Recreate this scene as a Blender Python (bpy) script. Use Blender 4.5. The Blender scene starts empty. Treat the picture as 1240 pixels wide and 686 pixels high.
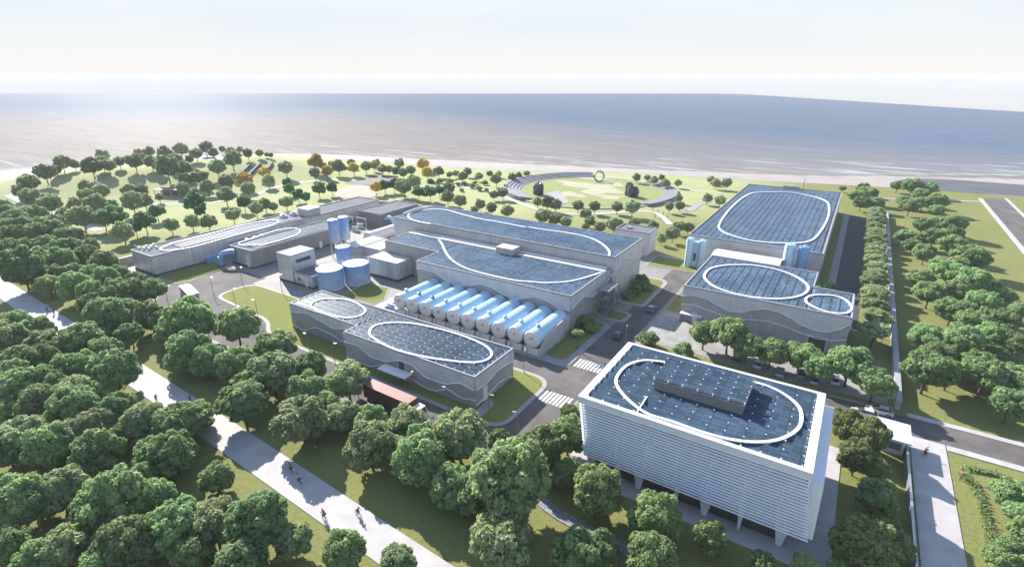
import bpy, bmesh, math, random
import numpy as np
from mathutils import Vector, Matrix
R_ = math.radians
random.seed(7); rng = np.random.default_rng(7)
scene = bpy.context.scene
COL = scene.collection
# ------------------------------------------------------------------ survey
W0, H0, CX, CY, F, HY, CH = 1240, 686, 620.0, 343.0, 648.0, 91.0, 60.0
PITCH = math.atan((CY - HY) / F); SP, CP = math.sin(PITCH), math.cos(PITCH)
ANG = math.atan2(1063 - CX, F / CP)
YA = np.array([math.sin(ANG), math.cos(ANG)]); XA = np.array([math.cos(ANG), -math.sin(ANG)])

def ray(px, py):
    x = (px - CX) / F; y = -(py - CY) / F
    d = np.array([x, CP + y * SP, -SP + y * CP])
    return np.array([d[:2] @ XA, d[:2] @ YA, d[2]])
def at(px, py, z=0.0):
    d = ray(px, py); t = (CH - z) / -d[2]
    return (float(d[0] * t), float(d[1] * t))
def atS(px, py, Y):
    d = ray(px, py); t = Y / d[1]
    return (float(d[0] * t), float(CH + d[2] * t))
def atE(px, py, X):
    d = ray(px, py); t = X / d[0]
    return (float(d[1] * t), float(CH + d[2] * t))
HEAD = np.array([-math.sin(ANG), math.cos(ANG)]); RIGHT = np.array([math.cos(ANG), math.sin(ANG)])
def depth(x, y, z):
    return float((np.array([x, y]) @ HEAD) * CP + (CH - z) * SP)
def crop(x0, y0, s):
    return lambda pts: [(x0 + a / s, y0 + b / s) for a, b in pts]

def seg_dist(px, py, ax, ay, bx, by):
    dx, dy = bx - ax, by - ay
    t = np.clip(((px - ax) * dx + (py - ay) * dy) / (dx * dx + dy * dy), 0, 1)
    return np.hypot(px - ax - t * dx, py - ay - t * dy)
def hill_h(x, y):
    x = np.asarray(x, float); y = np.asarray(y, float)
    d = np.minimum(seg_dist(x, y, -372, 118, -352, 170), seg_dist(x, y, -352, 170, -338, 212))
    return 9.5 * np.exp(-(d / 40.0) ** 2 * 0.9)

# ------------------------------------------------------------------ objects
def link(o):
    COL.objects.link(o); return o
def tag(o, label=None, cat=None, group=None, kind=None):
    if label: o['label'] = label
    if cat: o['category'] = cat
    if group: o['group'] = group
    if kind: o['kind'] = kind
    return o
def thing(name, label, cat, loc=(0, 0, 0), rz=0.0, group=None):
    o = bpy.data.objects.new(name, None); link(o)
    o.empty_display_size = 0.5
    o.location = loc; o.rotation_euler = (0, 0, rz)
    return tag(o, label, cat, group)
def dup(root, loc, rz=0.0, sc=1.0, label=None, group=None):
    r = root.copy(); link(r); r.location = loc; r.rotation_euler = (0, 0, rz)
    r.scale = (sc, sc, sc) if not isinstance(sc, tuple) else sc
    if label: r['label'] = label
    if group: r['group'] = group
    for ch in list(root.children):
        c = ch.copy(); link(c); c.parent = r
        for g in list(ch.children):
            d = g.copy(); link(d); d.parent = c
    return r

class MB:
    def __init__(s): s.v = []; s.f = []; s.smooth = []
    def add(s, vs, fs, smooth=False):
        n = len(s.v); s.v += [tuple(map(float, a)) for a in vs]
        for f in fs:
            s.f.append(tuple(n + i for i in f)); s.smooth.append(smooth)
        return s
    def box(s, x0, x1, y0, y1, z0, z1):
        return s.prism([(x0, y0), (x1, y0), (x1, y1), (x0, y1)], z0, z1)
    def prism(s, poly, z0, z1, bottom=True):
        n = len(poly)
        a = sum(poly[i][0] * poly[(i + 1) % n][1] - poly[(i + 1) % n][0] * poly[i][1] for i in range(n))
        if a < 0: poly = poly[::-1]
        vs = [(p[0], p[1], z0) for p in poly] + [(p[0], p[1], z1) for p in poly]
        fs = [(i, (i + 1) % n, n + (i + 1) % n, n + i) for i in range(n)] + [tuple(range(n, 2 * n))]
        if bottom: fs.append(tuple(range(n - 1, -1, -1)))
        return s.add(vs, fs)
    def sheet(s, poly, z):
        n = len(poly)
        a = sum(poly[i][0] * poly[(i + 1) % n][1] - poly[(i + 1) % n][0] * poly[i][1] for i in range(n))
        if a < 0: poly = poly[::-1]
        return s.add([(p[0], p[1], z) for p in poly], [tuple(range(n))])
    def obox(s, c, ax, hx, hy, z0, z1):
        ca, sa = math.cos(ax), math.sin(ax)
        P = [(c[0] + ca * a - sa * b, c[1] + sa * a + ca * b) for a, b in ((-hx, -hy), (hx, -hy), (hx, hy), (-hx, hy))]
        return s.prism(P, z0, z1)
    def tube(s, pts, r, n=8, closed=False, caps=True):
        P = [Vector(p) for p in pts]; m = len(P)
        rr = r if hasattr(r, '__len__') else [r] * m
        vs = []; 
        for i in range(m):
            if closed: t = P[(i + 1) % m] - P[i - 1]
            else: t = P[min(i + 1, m - 1)] - P[max(i - 1, 0)]
            t.normalize()
            up = Vector((0, 0, 1)) if abs(t.z) < 0.9 else Vector((1, 0, 0))
            a = t.cross(up).normalized(); b = a.cross(t)
            for k in range(n):
                q = 2 * math.pi * k / n
                vs.append(P[i] + rr[i] * (math.cos(q) * a + math.sin(q) * b))
        fs = []
        for i in range(m if closed else m - 1):
            j = (i + 1) % m
            for k in range(n):
                k2 = (k + 1) % n
                fs.append((i * n + k, i * n + k2, j * n + k2, j * n + k))
        if not closed and caps:
            fs.append(tuple(range(n - 1, -1, -1))); fs.append(tuple((m - 1) * n + k for k in range(n)))
        return s.add(vs, fs, True)
    def lathe(s, c, prof, n=24):
        vs = []
        for r, z in prof:
            for k in range(n):
                q = 2 * math.pi * k / n
                vs.append((c[0] + r * math.cos(q), c[1] + r * math.sin(q), z))
        fs = []
        for i in range(len(prof) - 1):
            for k in range(n):
                k2 = (k + 1) % n
                fs.append((i * n + k, i * n + k2, (i + 1) * n + k2, (i + 1) * n + k))
        fs.append(tuple((len(prof) - 1) * n + k for k in range(n)))
        fs.append(tuple(range(n - 1, -1, -1)))
        return s.add(vs, fs, True)
    def ribbon(s, pts, w, z0, z1, closed=False):
        P = [Vector((p[0], p[1])) for p in pts]; m = len(P); L = []; Rr = []
        for i in range(m):
            if closed: t = P[(i + 1) % m] - P[i - 1]
            else: t = P[min(i + 1, m - 1)] - P[max(i - 1, 0)]
            t.normalize(); nn = Vector((-t.y, t.x)) * w / 2
            L.append(P[i] + nn); Rr.append(P[i] - nn)
        vs = []
        for i in range(m):
            vs += [(L[i].x, L[i].y, z0), (L[i].x, L[i].y, z1), (Rr[i].x, Rr[i].y, z1), (Rr[i].x, Rr[i].y, z0)]
        fs = []
        for i in range(m if closed else m - 1):
            j = (i + 1) % m
            for k in range(4):
                fs.append((4 * i + k, 4 * i + (k + 1) % 4, 4 * j + (k + 1) % 4, 4 * j + k))
        if not closed: fs += [(0, 1, 2, 3), (4 * m - 1, 4 * m - 2, 4 * m - 3, 4 * m - 4)]
        return s.add(vs, fs)
    def mesh(s, name, off=(0, 0, 0)):
        me = bpy.data.meshes.new(name)
        v = [(a - off[0], b - off[1], c - off[2]) for a, b, c in s.v]
        me.from_pydata(v, [], s.f); me.validate()
        if len(me.polygons) == len(s.smooth): me.polygons.foreach_set('use_smooth', s.smooth)
        return me
    def build(s, name, mat, parent=None, world=False):
        # world: vertices are site coordinates, moved into the parent's frame
        off = parent.location if (parent is not None and world) else (0, 0, 0)
        if parent is not None and world and parent.type == 'MESH' and parent.parent: off = parent.parent.location
        o = bpy.data.objects.new(name, s.mesh(name, off)); link(o)
        if s.smooth and any(s.smooth) and o.data.polygons:
            try: o.data.set_sharp_from_angle(angle=R_(40))
            except Exception: pass
        o.data.materials.append(mat)
        if parent is not None: o.parent = parent
        return o
def struct(name, mb, mat):
    o = mb.build(name, mat); o['kind'] = 'structure'; return o

def smooth_curve(pts, closed=False, k=6):
    P = [np.array(p, float) for p in pts]; n = len(P); out = []
    for i in range(n if closed else n - 1):
        p0 = P[i - 1] if (closed or i > 0) else P[i]
        p1 = P[i]; p2 = P[(i + 1) % n]
        p3 = P[(i + 2) % n] if (closed or i + 2 < n) else p2
        for j in range(k):
            t = j / k
            out.append(tuple(0.5 * (2 * p1 + (p2 - p0) * t + (2 * p0 - 5 * p1 + 4 * p2 - p3) * t * t + (3 * p1 - p0 - 3 * p2 + p3) * t ** 3)))
    if not closed: out.append(tuple(P[-1]))
    return out
def round_poly(poly, r, n=6):
    out = []; m = len(poly)
    for i in range(m):
        p = Vector(poly[i]); a = Vector(poly[i - 1]) - p; b = Vector(poly[(i + 1) % m]) - p
        d = min(r, a.length * .45, b.length * .45)
        if d < 0.05: out.append(tuple(p)); continue
        s_ = p + a.normalized() * d; e_ = p + b.normalized() * d
        for k in range(n + 1):
            t = k / n
            out.append(tuple((1 - t) ** 2 * s_ + 2 * t * (1 - t) * p + t * t * e_))
    return out
def inset(poly, d):
    m = len(poly); out = []
    a = sum(poly[i][0] * poly[(i + 1) % m][1] - poly[(i + 1) % m][0] * poly[i][1] for i in range(m))
    sg = 1 if a > 0 else -1
    for i in range(m):
        p = Vector(poly[i]); u = (p - Vector(poly[i - 1])); w = (Vector(poly[(i + 1) % m]) - p)
        if u.length < 1e-6: u = w.copy()
        if w.length < 1e-6: w = u.copy()
        u.normalize(); w.normalize()
        n1 = Vector((-u.y, u.x)) * sg; n2 = Vector((-w.y, w.x)) * sg
        nn = n1 + n2
        if nn.length < 1e-4: nn = n1
        nn.normalize(); c = max(0.5, nn.dot(n1))
        out.append(tuple(p + nn * d / c))
    return out

# ------------------------------------------------------------------ materials
def nodes_of(name):
    m = bpy.data.materials.new(name); m.use_nodes = True
    nt = m.node_tree; bs = nt.nodes['Principled BSDF']
    return m, nt, bs
def N(nt, t, **kw):
    n = nt.nodes.new(t)
    for k, v in kw.items():
        if k in n.inputs: n.inputs[k].default_value = v
        else: setattr(n, k, v)
    return n
def ramp(nt, fac, stops):
    r = nt.nodes.new('ShaderNodeValToRGB')
    while len(r.color_ramp.elements) < len(stops): r.color_ramp.elements.new(0.5)
    for e, (p, c) in zip(r.color_ramp.elements, stops):
        e.position = p; e.color = (*c, 1)
    nt.links.new(fac, r.inputs[0]); return r.outputs[0]
def noise(nt, scale, detail=4, rough=0.55, vec=None, dist=0.0):
    n = N(nt, 'ShaderNodeTexNoise', Scale=scale, Detail=detail, Roughness=rough, Distortion=dist)
    if vec is None:
        g = nt.nodes.new('ShaderNodeNewGeometry'); vec = g.outputs['Position']
    nt.links.new(vec, n.inputs['Vector']); return n.outputs['Fac']
def mixc(nt, fac, a, b, mode='MIX'):
    m = nt.nodes.new('ShaderNodeMix'); m.data_type = 'RGBA'; m.blend_type = mode
    for sock, val in ((m.inputs[0], fac), (m.inputs[6], a), (m.inputs[7], b)):
        if isinstance(val, (int, float)): sock.default_value = val
        elif isinstance(val, tuple): sock.default_value = (*val, 1)
        else: nt.links.new(val, sock)
    return m.outputs[2]
def math_n(nt, op, a, b=0.0, clamp=False):
    m = nt.nodes.new('ShaderNodeMath'); m.operation = op; m.use_clamp = clamp
    for s, v in ((m.inputs[0], a), (m.inputs[1], b)):
        if isinstance(v, (int, float)): s.default_value = v
        else: nt.links.new(v, s)
    return m.outputs[0]
def bump(nt, bs, h, strength=0.3, dist=0.1):
    b = N(nt, 'ShaderNodeBump', Strength=strength, Distance=dist)
    nt.links.new(h, b.inputs['Height']); nt.links.new(b.outputs[0], bs.inputs['Normal'])

def simple(name, col, rough=0.6, metal=0.0, var=0.12, scale=0.6, spec=0.5):
    m, nt, bs = nodes_of(name)
    f = noise(nt, scale, 6, 0.62)
    c = ramp(nt, f, [(0.3, tuple(x * (1 - var) for x in col)), (0.7, tuple(min(1, x * (1 + var)) for x in col))])
    nt.links.new(c, bs.inputs['Base Color'])
    bs.inputs['Roughness'].default_value = rough; bs.inputs['Metallic'].default_value = metal
    bs.inputs['Specular IOR Level'].default_value = spec
    return m
def grass_mat(name, a, b, c):
    m, nt, bs = nodes_of(name)
    f1 = noise(nt, 0.045, 6, 0.65); f2 = noise(nt, 1.1, 5, 0.7); f3 = noise(nt, 6.0, 3, 0.7)
    col = mixc(nt, ramp(nt, f1, [(0.35, (0, 0, 0)), (0.65, (1, 1, 1))]), a, b)
    col = mixc(nt, ramp(nt, f2, [(0.38, (0, 0, 0)), (0.66, (.9,) * 3)]), col, c)
    col = mixc(nt, 0.55, col, ramp(nt, f3, [(0.25, (.35,) * 3), (0.75, (1.,) * 3)]), 'MULTIPLY')
    f4 = noise(nt, 0.22, 5, 0.7)
    col = mixc(nt, ramp(nt, f4, [(0.58, (0, 0, 0)), (0.72, (.42,) * 3)]), col, (0.20, 0.16, 0.085))
    nt.links.new(col, bs.inputs['Base Color']); bs.inputs['Roughness'].default_value = 0.95
    bs.inputs['Specular IOR Level'].default_value = 0.1
    h = math_n(nt, 'ADD', f3, math_n(nt, 'MULTIPLY', f2, 1.5))
    bump(nt, bs, h, 0.5, 0.25)
    return m
def tiled(name, a, b, mortar, sx, sy, wall=False, msize=0.02, rough=0.8, metal=0.0, spec=0.4, streak=0.0):
    m, nt, bs = nodes_of(name)
    g = nt.nodes.new('ShaderNodeNewGeometry'); sep = nt.nodes.new('ShaderNodeSeparateXYZ')
    nt.links.new(g.outputs['Position'], sep.inputs[0])
    cmb = nt.nodes.new('ShaderNodeCombineXYZ')
    if wall:
        nt.links.new(math_n(nt, 'ADD', sep.outputs[0], sep.outputs[1]), cmb.inputs[0]); nt.links.new(sep.outputs[2], cmb.inputs[1])
    else:
        nt.links.new(sep.outputs[0], cmb.inputs[0]); nt.links.new(sep.outputs[1], cmb.inputs[1])
    br = N(nt, 'ShaderNodeTexBrick', Scale=1.0)
    br.inputs['Color1'].default_value = (*a, 1); br.inputs['Color2'].default_value = (*b, 1); br.inputs['Mortar'].default_value = (*mortar, 1)
    br.inputs['Mortar Size'].default_value = msize; br.inputs['Brick Width'].default_value = sx; br.inputs['Row Height'].default_value = sy
    nt.links.new(cmb.outputs[0], br.inputs['Vector'])
    f = noise(nt, 0.35, 6, 0.6)
    col = mixc(nt, 1.0, br.outputs[0], ramp(nt, f, [(0.25, (.8,) * 3), (0.75, (1.1,) * 3)]), 'MULTIPLY')
    if wall:
        mp = N(nt, 'ShaderNodeMapping'); mp.inputs['Scale'].default_value = (2.2, 0.12, 1)
        nt.links.new(cmb.outputs[0], mp.inputs[0])
        st = noise(nt, 1.0, 4, 0.6, mp.outputs[0])
        col = mixc(nt, 0.6, col, ramp(nt, st, [(0.3, (.78,) * 3), (0.7, (1.08,) * 3)]), 'MULTIPLY')
    nt.links.new(col, bs.inputs['Base Color'])
    bs.inputs['Roughness'].default_value = rough; bs.inputs['Metallic'].default_value = metal; bs.inputs['Specular IOR Level'].default_value = spec
    bump(nt, bs, br.outputs[1], -0.3, 0.03)
    return m
def leaf_mat(name, dark, light, warm=None):
    m, nt, bs = nodes_of(name)
    oi = nt.nodes.new('ShaderNodeObjectInfo'); at_ = nt.nodes.new('ShaderNodeAttribute'); at_.attribute_name = 'leaf'
    f = math_n(nt, 'ADD', math_n(nt, 'MULTIPLY', at_.outputs['Fac'], 0.75), math_n(nt, 'MULTIPLY', oi.outputs['Random'], 0.25))
    col = ramp(nt, f, [(0.0, dark), (1.0, light)])
    hs = N(nt, 'ShaderNodeHueSaturation')
    nt.links.new(math_n(nt, 'ADD', 0.477, math_n(nt, 'MULTIPLY', oi.outputs['Random'], 0.04)), hs.inputs['Hue'])
    nt.links.new(math_n(nt, 'ADD', 0.8, math_n(nt, 'MULTIPLY', math_n(nt, 'FRACT', math_n(nt, 'MULTIPLY', oi.outputs['Random'], 7.31)), 0.45)), hs.inputs['Value'])
    nt.links.new(col, hs.inputs['Color'])
    out = nt.nodes['Material Output']
    tr = nt.nodes.new('ShaderNodeBsdfTranslucent'); mx = N(nt, 'ShaderNodeMixShader', Fac=0.5)
    nt.links.new(hs.outputs[0], bs.inputs['Base Color']); nt.links.new(hs.outputs[0], tr.inputs[0])
    bs.inputs['Roughness'].default_value = 0.6; bs.inputs['Specular IOR Level'].default_value = 0.25
    nt.links.new(bs.outputs[0], mx.inputs[1]); nt.links.new(tr.outputs[0], mx.inputs[2]); nt.links.new(mx.outputs[0], out.inputs[0])
    return m
def panel_mat(name, along='x', base=(0.034, 0.055, 0.08), line=(0.085, 0.13, 0.18), spec=0.02):
    m, nt, bs = nodes_of(name)
    g = nt.nodes.new('ShaderNodeNewGeometry'); sep = nt.nodes.new('ShaderNodeSeparateXYZ')
    nt.links.new(g.outputs['Position'], sep.inputs[0]); cmb = nt.nodes.new('ShaderNodeCombineXYZ')
    i, j = (0, 1) if along == 'x' else (1, 0)
    nt.links.new(sep.outputs[i], cmb.inputs[0]); nt.links.new(sep.outputs[j], cmb.inputs[1])
    br = N(nt, 'ShaderNodeTexBrick', Scale=1.0, offset=0.0)
    br.inputs['Color1'].default_value = (*base, 1); br.inputs['Color2'].default_value = (*[x * 1.6 for x in base], 1); br.inputs['Mortar'].default_value = (*[x * .25 for x in base], 1)
    br.inputs['Mortar Size'].default_value = 0.03; br.inputs['Brick Width'].default_value = 1.2; br.inputs['Row Height'].default_value = 0.72
    nt.links.new(cmb.outputs[0], br.inputs['Vector'])
    b2 = N(nt, 'ShaderNodeTexBrick', Scale=1.0, offset=0.0)
    b2.inputs['Color1'].default_value = (0, 0, 0, 1); b2.inputs['Color2'].default_value = (0, 0, 0, 1); b2.inputs['Mortar'].default_value = (1, 1, 1, 1)
    b2.inputs['Mortar Size'].default_value = 0.03; b2.inputs['Brick Width'].default_value = 2.4; b2.inputs['Row Height'].default_value = 50
    nt.links.new(cmb.outputs[0], b2.inputs['Vector'])
    br0 = br; br = type('o', (), {})(); br.outputs = [mixc(nt, math_n(nt, 'MULTIPLY', b2.outputs[0], .7), br0.outputs[0], line)]
    f = noise(nt, 0.12, 3)
    col = mixc(nt, 1.0, br.outputs[0], ramp(nt, f, [(0.3, (.8,) * 3), (0.7, (1.25,) * 3)]), 'MULTIPLY')
    nt.links.new(col, bs.inputs['Base Color']); bs.inputs['Roughness'].default_value = 0.42; bs.inputs['Specular IOR Level'].default_value = spec
    return m

M = {}
M['grass'] = grass_mat('grass', (0.15, 0.185, 0.045), (0.205, 0.225, 0.062), (0.255, 0.23, 0.10))
M['park_grass'] = grass_mat('park_grass', (0.22, 0.28, 0.085), (0.28, 0.32, 0.12), (0.32, 0.32, 0.15))
M['lawn'] = grass_mat('lawn', (0.175, 0.205, 0.042), (0.21, 0.232, 0.055), (0.235, 0.225, 0.08))
M['sand'] = simple('sand', (0.27, 0.235, 0.21), 0.95, var=0.14, scale=0.08)
M['wet_sand'] = simple('wet_sand', (0.075, 0.072, 0.078), 0.5, var=0.25, scale=0.05, spec=.2)
M['asphalt'] = simple('asphalt', (0.105, 0.094, 0.09), 0.9, var=0.3, scale=0.16, spec=0.2)
nt_ = M['asphalt'].node_tree; b_ = nt_.nodes['Principled BSDF']; s_ = b_.inputs['Base Color'].links[0].from_socket
vo_ = N(nt_, 'ShaderNodeTexVoronoi', Scale=0.09); g_ = nt_.nodes.new('ShaderNodeNewGeometry'); nt_.links.new(g_.outputs['Position'], vo_.inputs['Vector'])
nt_.links.new(mixc(nt_, 0.35, s_, ramp(nt_, vo_.outputs['Color'], [(0.2, (.72,) * 3), (0.8, (1.15,) * 3)]), 'MULTIPLY'), b_.inputs['Base Color'])
M['asphalt_shadow'] = simple('asphalt_shadow', (0.06, 0.06, 0.065), 0.9, var=0.2, scale=0.4, spec=0.2)  # shadow across the inner road is put into this darker asphalt
M['yard'] = tiled('yard_concrete', (0.20, 0.185, 0.17), (0.22, 0.205, 0.19), (0.15, 0.14, 0.13), 4.0, 4.0, msize=0.04)
M['kerb'] = simple('kerb_stone', (0.27, 0.255, 0.235), 0.85, var=0.1, scale=1.5)
M['pave'] = tiled('paving', (0.24, 0.235, 0.235), (0.28, 0.27, 0.27), (0.18, 0.18, 0.18), 0.8, 0.8, msize=0.02)
M['path'] = tiled('path_paving', (0.36, 0.34, 0.335), (0.385, 0.36, 0.355), (0.32, 0.30, 0.295), 2.5, 2.5, msize=0.015)
M['lot'] = tiled('lot_paving', (0.23, 0.22, 0.205), (0.29, 0.275, 0.26), (0.185, 0.175, 0.17), 1.6, 1.6, msize=0.05)
M['white_paint'] = simple('white_paint', (0.6, 0.6, 0.6), 0.6, var=0.12, scale=2.0)
M['facade'] = tiled('ribbed_facade', (0.33, 0.315, 0.32), (0.37, 0.355, 0.36), (0.23, 0.22, 0.225), 2.4, 0.3, True, 0.03, 0.65)
M['screen'] = tiled('pale_facade_screen', (0.49, 0.475, 0.49), (0.54, 0.525, 0.535), (0.38, 0.365, 0.375), 3.6, 0.42, True, 0.03, 0.55)
M['smooth_wall'] = tiled('panel_wall', (0.46, 0.44, 0.435), (0.50, 0.48, 0.475), (0.37, 0.355, 0.35), 4.5, 3.0, True, 0.025, 0.5)
M['steel_wall'] = tiled('steel_wall', (0.53, 0.53, 0.545), (0.62, 0.61, 0.605), (0.35, 0.35, 0.36), 2.2, 40.0, True, 0.03, 0.4, 0.45)
M['dark_wall'] = tiled('dark_wall', (0.22, 0.21, 0.205), (0.25, 0.24, 0.235), (0.17, 0.16, 0.16), 2.2, 40.0, True, 0.03, 0.55, 0.1)
M['roof_grey'] = simple('roof_grey', (0.15, 0.155, 0.17), 0.9, var=0.15, scale=0.3, spec=.03)
M['roof_white'] = simple('roof_white', (0.5, 0.485, 0.455), 0.6, var=0.06, scale=0.3)
M['trim'] = simple('pale_trim', (0.66, 0.65, 0.65), 0.5, var=0.05)
M['roof_edge'] = simple('roof_edge', (0.30, 0.30, 0.31), 0.7, var=0.08, spec=.1)
M['white'] = simple('white_coat', (0.62, 0.61, 0.60), 0.45, var=0.04)
M['louver'] = simple('louver_white', (0.8, 0.82, 0.86), 0.35, var=0.05, spec=0.6)
M['ring'] = simple('ring_white', (0.6, 0.61, 0.63), 0.5, var=0.03)
M['panel_x'] = panel_mat('solar_glass_x', 'x'); M['panel_y'] = panel_mat('solar_glass_y', 'y')
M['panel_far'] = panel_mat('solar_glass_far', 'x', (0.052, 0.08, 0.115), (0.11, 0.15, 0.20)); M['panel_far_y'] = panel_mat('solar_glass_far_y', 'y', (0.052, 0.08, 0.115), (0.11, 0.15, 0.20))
M['panel_glare'] = panel_mat('solar_glass_glare', 'y', (0.10, 0.12, 0.155), (0.16, 0.18, 0.21), 0.02)  # paler glass for the left roofs, their glare put into the colour
M['bracket'] = simple('bracket_metal', (0.6, 0.62, 0.65), 0.5)
M['glass_dark'] = simple('dark_glass', (0.05, 0.04, 0.035), 0.12, spec=0.8)
M['glass_blue'] = simple('blue_glass', (0.10, 0.14, 0.2), 0.08, spec=0.8)
M['conc'] = simple('concrete', (0.31, 0.30, 0.295), 0.85, var=0.14, scale=0.8)
M['tank_blue'] = simple('tank_blue', (0.40, 0.575, 0.69), 0.2, 0.1, var=0.06, scale=0.3, spec=0.6)
M['tank_deep'] = simple('tank_deep_blue', (0.13, 0.26, 0.48), 0.3, 0.25, var=0.1, scale=0.3, spec=0.6)
M['tank_white'] = simple('tank_white', (0.58, 0.555, 0.55), 0.4, var=0.06)
M['pipe_blue'] = simple('pipe_blue', (0.20, 0.33, 0.55), 0.3, 0.1)
M['metal'] = simple('grey_metal', (0.38, 0.38, 0.39), 0.4, 0.6)
M['pole'] = simple('pole_metal', (0.22, 0.215, 0.21), 0.5, 0.3)
M['dark'] = simple('dark_plinth', (0.05, 0.055, 0.07), 0.7)
M['brown_dark'] = simple('dark_door', (0.06, 0.045, 0.035), 0.5)
M['red_sheet'] = tiled('red_trailer_sheet', (0.22, 0.095, 0.075), (0.25, 0.105, 0.08), (0.15, 0.055, 0.045), 0.6, 40, msize=0.06, rough=0.6)
M['red_dark'] = tiled('red_trailer_side', (0.13, 0.055, 0.045), (0.15, 0.06, 0.05), (0.08, 0.03, 0.03), 0.5, 40, True, msize=0.08, rough=0.6)
M['rubber'] = simple('rubber', (0.02, 0.02, 0.02), 0.8)
M['bark'] = simple('bark', (0.08, 0.06, 0.045), 0.9, var=0.3, scale=3)
M['rock'] = simple('dark_rock', (0.05, 0.058, 0.075), 0.5, var=0.5, scale=0.5)
M['brick_brown'] = simple('brown_tile', (0.22, 0.125, 0.09), 0.8)
M['seat_stone'] = tiled('seat_stone', (0.19, 0.19, 0.215), (0.23, 0.23, 0.255), (0.12, 0.12, 0.14), 1.5, 0.8, msize=0.08)
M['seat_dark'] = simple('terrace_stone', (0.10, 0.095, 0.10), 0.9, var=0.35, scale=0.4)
M['court'] = simple('court_sand', (0.33, 0.25, 0.19), 0.95, var=0.08, scale=0.2)
M['beige'] = simple('beige_gravel', (0.31, 0.285, 0.18), 0.95, var=0.1, scale=0.2)
M['leaf_wood'] = leaf_mat('wood_leaves', (0.15, 0.235, 0.09), (0.33, 0.455, 0.185))
M['leaf_pale'] = leaf_mat('pale_leaves', (0.18, 0.24, 0.105), (0.39, 0.46, 0.22))
M['leaf_park'] = leaf_mat('park_leaves', (0.21, 0.27, 0.135), (0.40, 0.46, 0.235))
M['leaf_bright'] = leaf_mat('bright_leaves', (0.075, 0.20, 0.075), (0.21, 0.38, 0.16))
M['leaf_autumn'] = leaf_mat('autumn_leaves', (0.50, 0.38, 0.08), (0.70, 0.56, 0.15))
M['leaf_olive'] = leaf_mat('olive_leaves', (0.13, 0.18, 0.065), (0.32, 0.38, 0.15))
M['skin'] = simple('skin', (0.35, 0.22, 0.16), 0.6)
def cloth(n, c): return simple(n, c, 0.85, var=0.1, scale=8)

# silo colour: deep blue at the top, fading to pale steel at the foot
def silo_mat():
    m, nt, bs = nodes_of('silo_blue')
    tc = nt.nodes.new('ShaderNodeTexCoord'); sep = nt.nodes.new('ShaderNodeSeparateXYZ')
    nt.links.new(tc.outputs['Generated'], sep.inputs[0])
    c = ramp(nt, sep.outputs[2], [(0.0, (0.50, 0.56, 0.63)), (0.45, (0.29, 0.42, 0.62)), (1.0, (0.14, 0.27, 0.53))])
    f = noise(nt, 0.6, 4)
    c = mixc(nt, 1.0, c, ramp(nt, f, [(0.3, (.85,) * 3), (0.7, (1.1,) * 3)]), 'MULTIPLY')
    nt.links.new(c, bs.inputs['Base Color']); bs.inputs['Roughness'].default_value = 0.35; bs.inputs['Metallic'].default_value = 0.2
    return m
M['silo'] = silo_mat()

# ------------------------------------------------------------------ ground, beach, sea
GRASS_EDGE = [(-560, -420), (-470, -150), (-432, 30), (-428, 105), (-440, 140), (-436, 178), (-410, 225), (-381, 255), (-340, 277), (-262, 294), (-197, 309), (-127, 341), (-67, 354), (11, 375), (43, 381), (80, 384), (160, 405), (300, 470), (520, 560)]
g_edge = smooth_curve(GRASS_EDGE, False, 8)
def signed_edge(x, y):
    best = np.full(x.shape, 1e9); sg = np.ones(x.shape)
    for (ax, ay), (bx, by) in zip(GRASS_EDGE[:-1], GRASS_EDGE[1:]):
        d = seg_dist(x, y, ax, ay, bx, by)
        cr = (bx - ax) * (y - ay) - (by - ay) * (x - ax)
        m = d < best - 1e-9
        best = np.where(m, d, best); sg = np.where(m, np.sign(cr), sg)
    return best * sg          # positive on the sea side
xs = np.arange(-600, 561, 5.0); ys = np.arange(-200, 621, 5.0)
GX, GY = np.meshgrid(xs, ys, indexing='ij')
D = signed_edge(GX, GY)
GZ = hill_h(GX, GY) - np.clip((D - 4) / 3.0, 0, 8)
GZ = np.where(hill_h(GX, GY) < 0.03, GZ - hill_h(GX, GY), GZ)
nx, ny = GX.shape
me = bpy.data.meshes.new('ground')
V = np.stack([GX, GY, GZ], -1).reshape(-1, 3)
idx = np.arange(nx * ny).reshape(nx, ny)
Q = np.stack([idx[:-1, :-1], idx[1:, :-1], idx[1:, 1:], idx[:-1, 1:]], -1).reshape(-1, 4)
me.from_pydata(V.tolist(), [], Q.tolist()); me.polygons.foreach_set('use_smooth', [True] * len(me.polygons))
def ground_mat():
    m = grass_mat('ground_grass', (0.15, 0.185, 0.045), (0.205, 0.225, 0.062), (0.255, 0.23, 0.10)); nt = m.node_tree; bs = nt.nodes['Principled BSDF']
    src = bs.inputs['Base Color'].links[0].from_socket
    g = nt.nodes.new('ShaderNodeNewGeometry'); sep = nt.nodes.new('ShaderNodeSeparateXYZ'); nt.links.new(g.outputs['Position'], sep.inputs[0])
    # glare over the park beyond the plant is put into the grass colour
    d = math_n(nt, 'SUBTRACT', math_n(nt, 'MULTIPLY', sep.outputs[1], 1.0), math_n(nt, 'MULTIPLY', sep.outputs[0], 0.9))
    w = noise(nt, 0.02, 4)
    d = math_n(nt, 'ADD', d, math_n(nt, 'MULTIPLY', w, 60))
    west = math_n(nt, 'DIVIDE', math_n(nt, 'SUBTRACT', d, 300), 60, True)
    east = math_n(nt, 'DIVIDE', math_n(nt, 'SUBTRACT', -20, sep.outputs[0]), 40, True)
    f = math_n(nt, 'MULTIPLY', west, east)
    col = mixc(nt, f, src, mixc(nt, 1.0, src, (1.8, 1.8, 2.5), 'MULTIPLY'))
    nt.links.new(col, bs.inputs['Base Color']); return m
me.materials.append(ground_mat())
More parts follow.
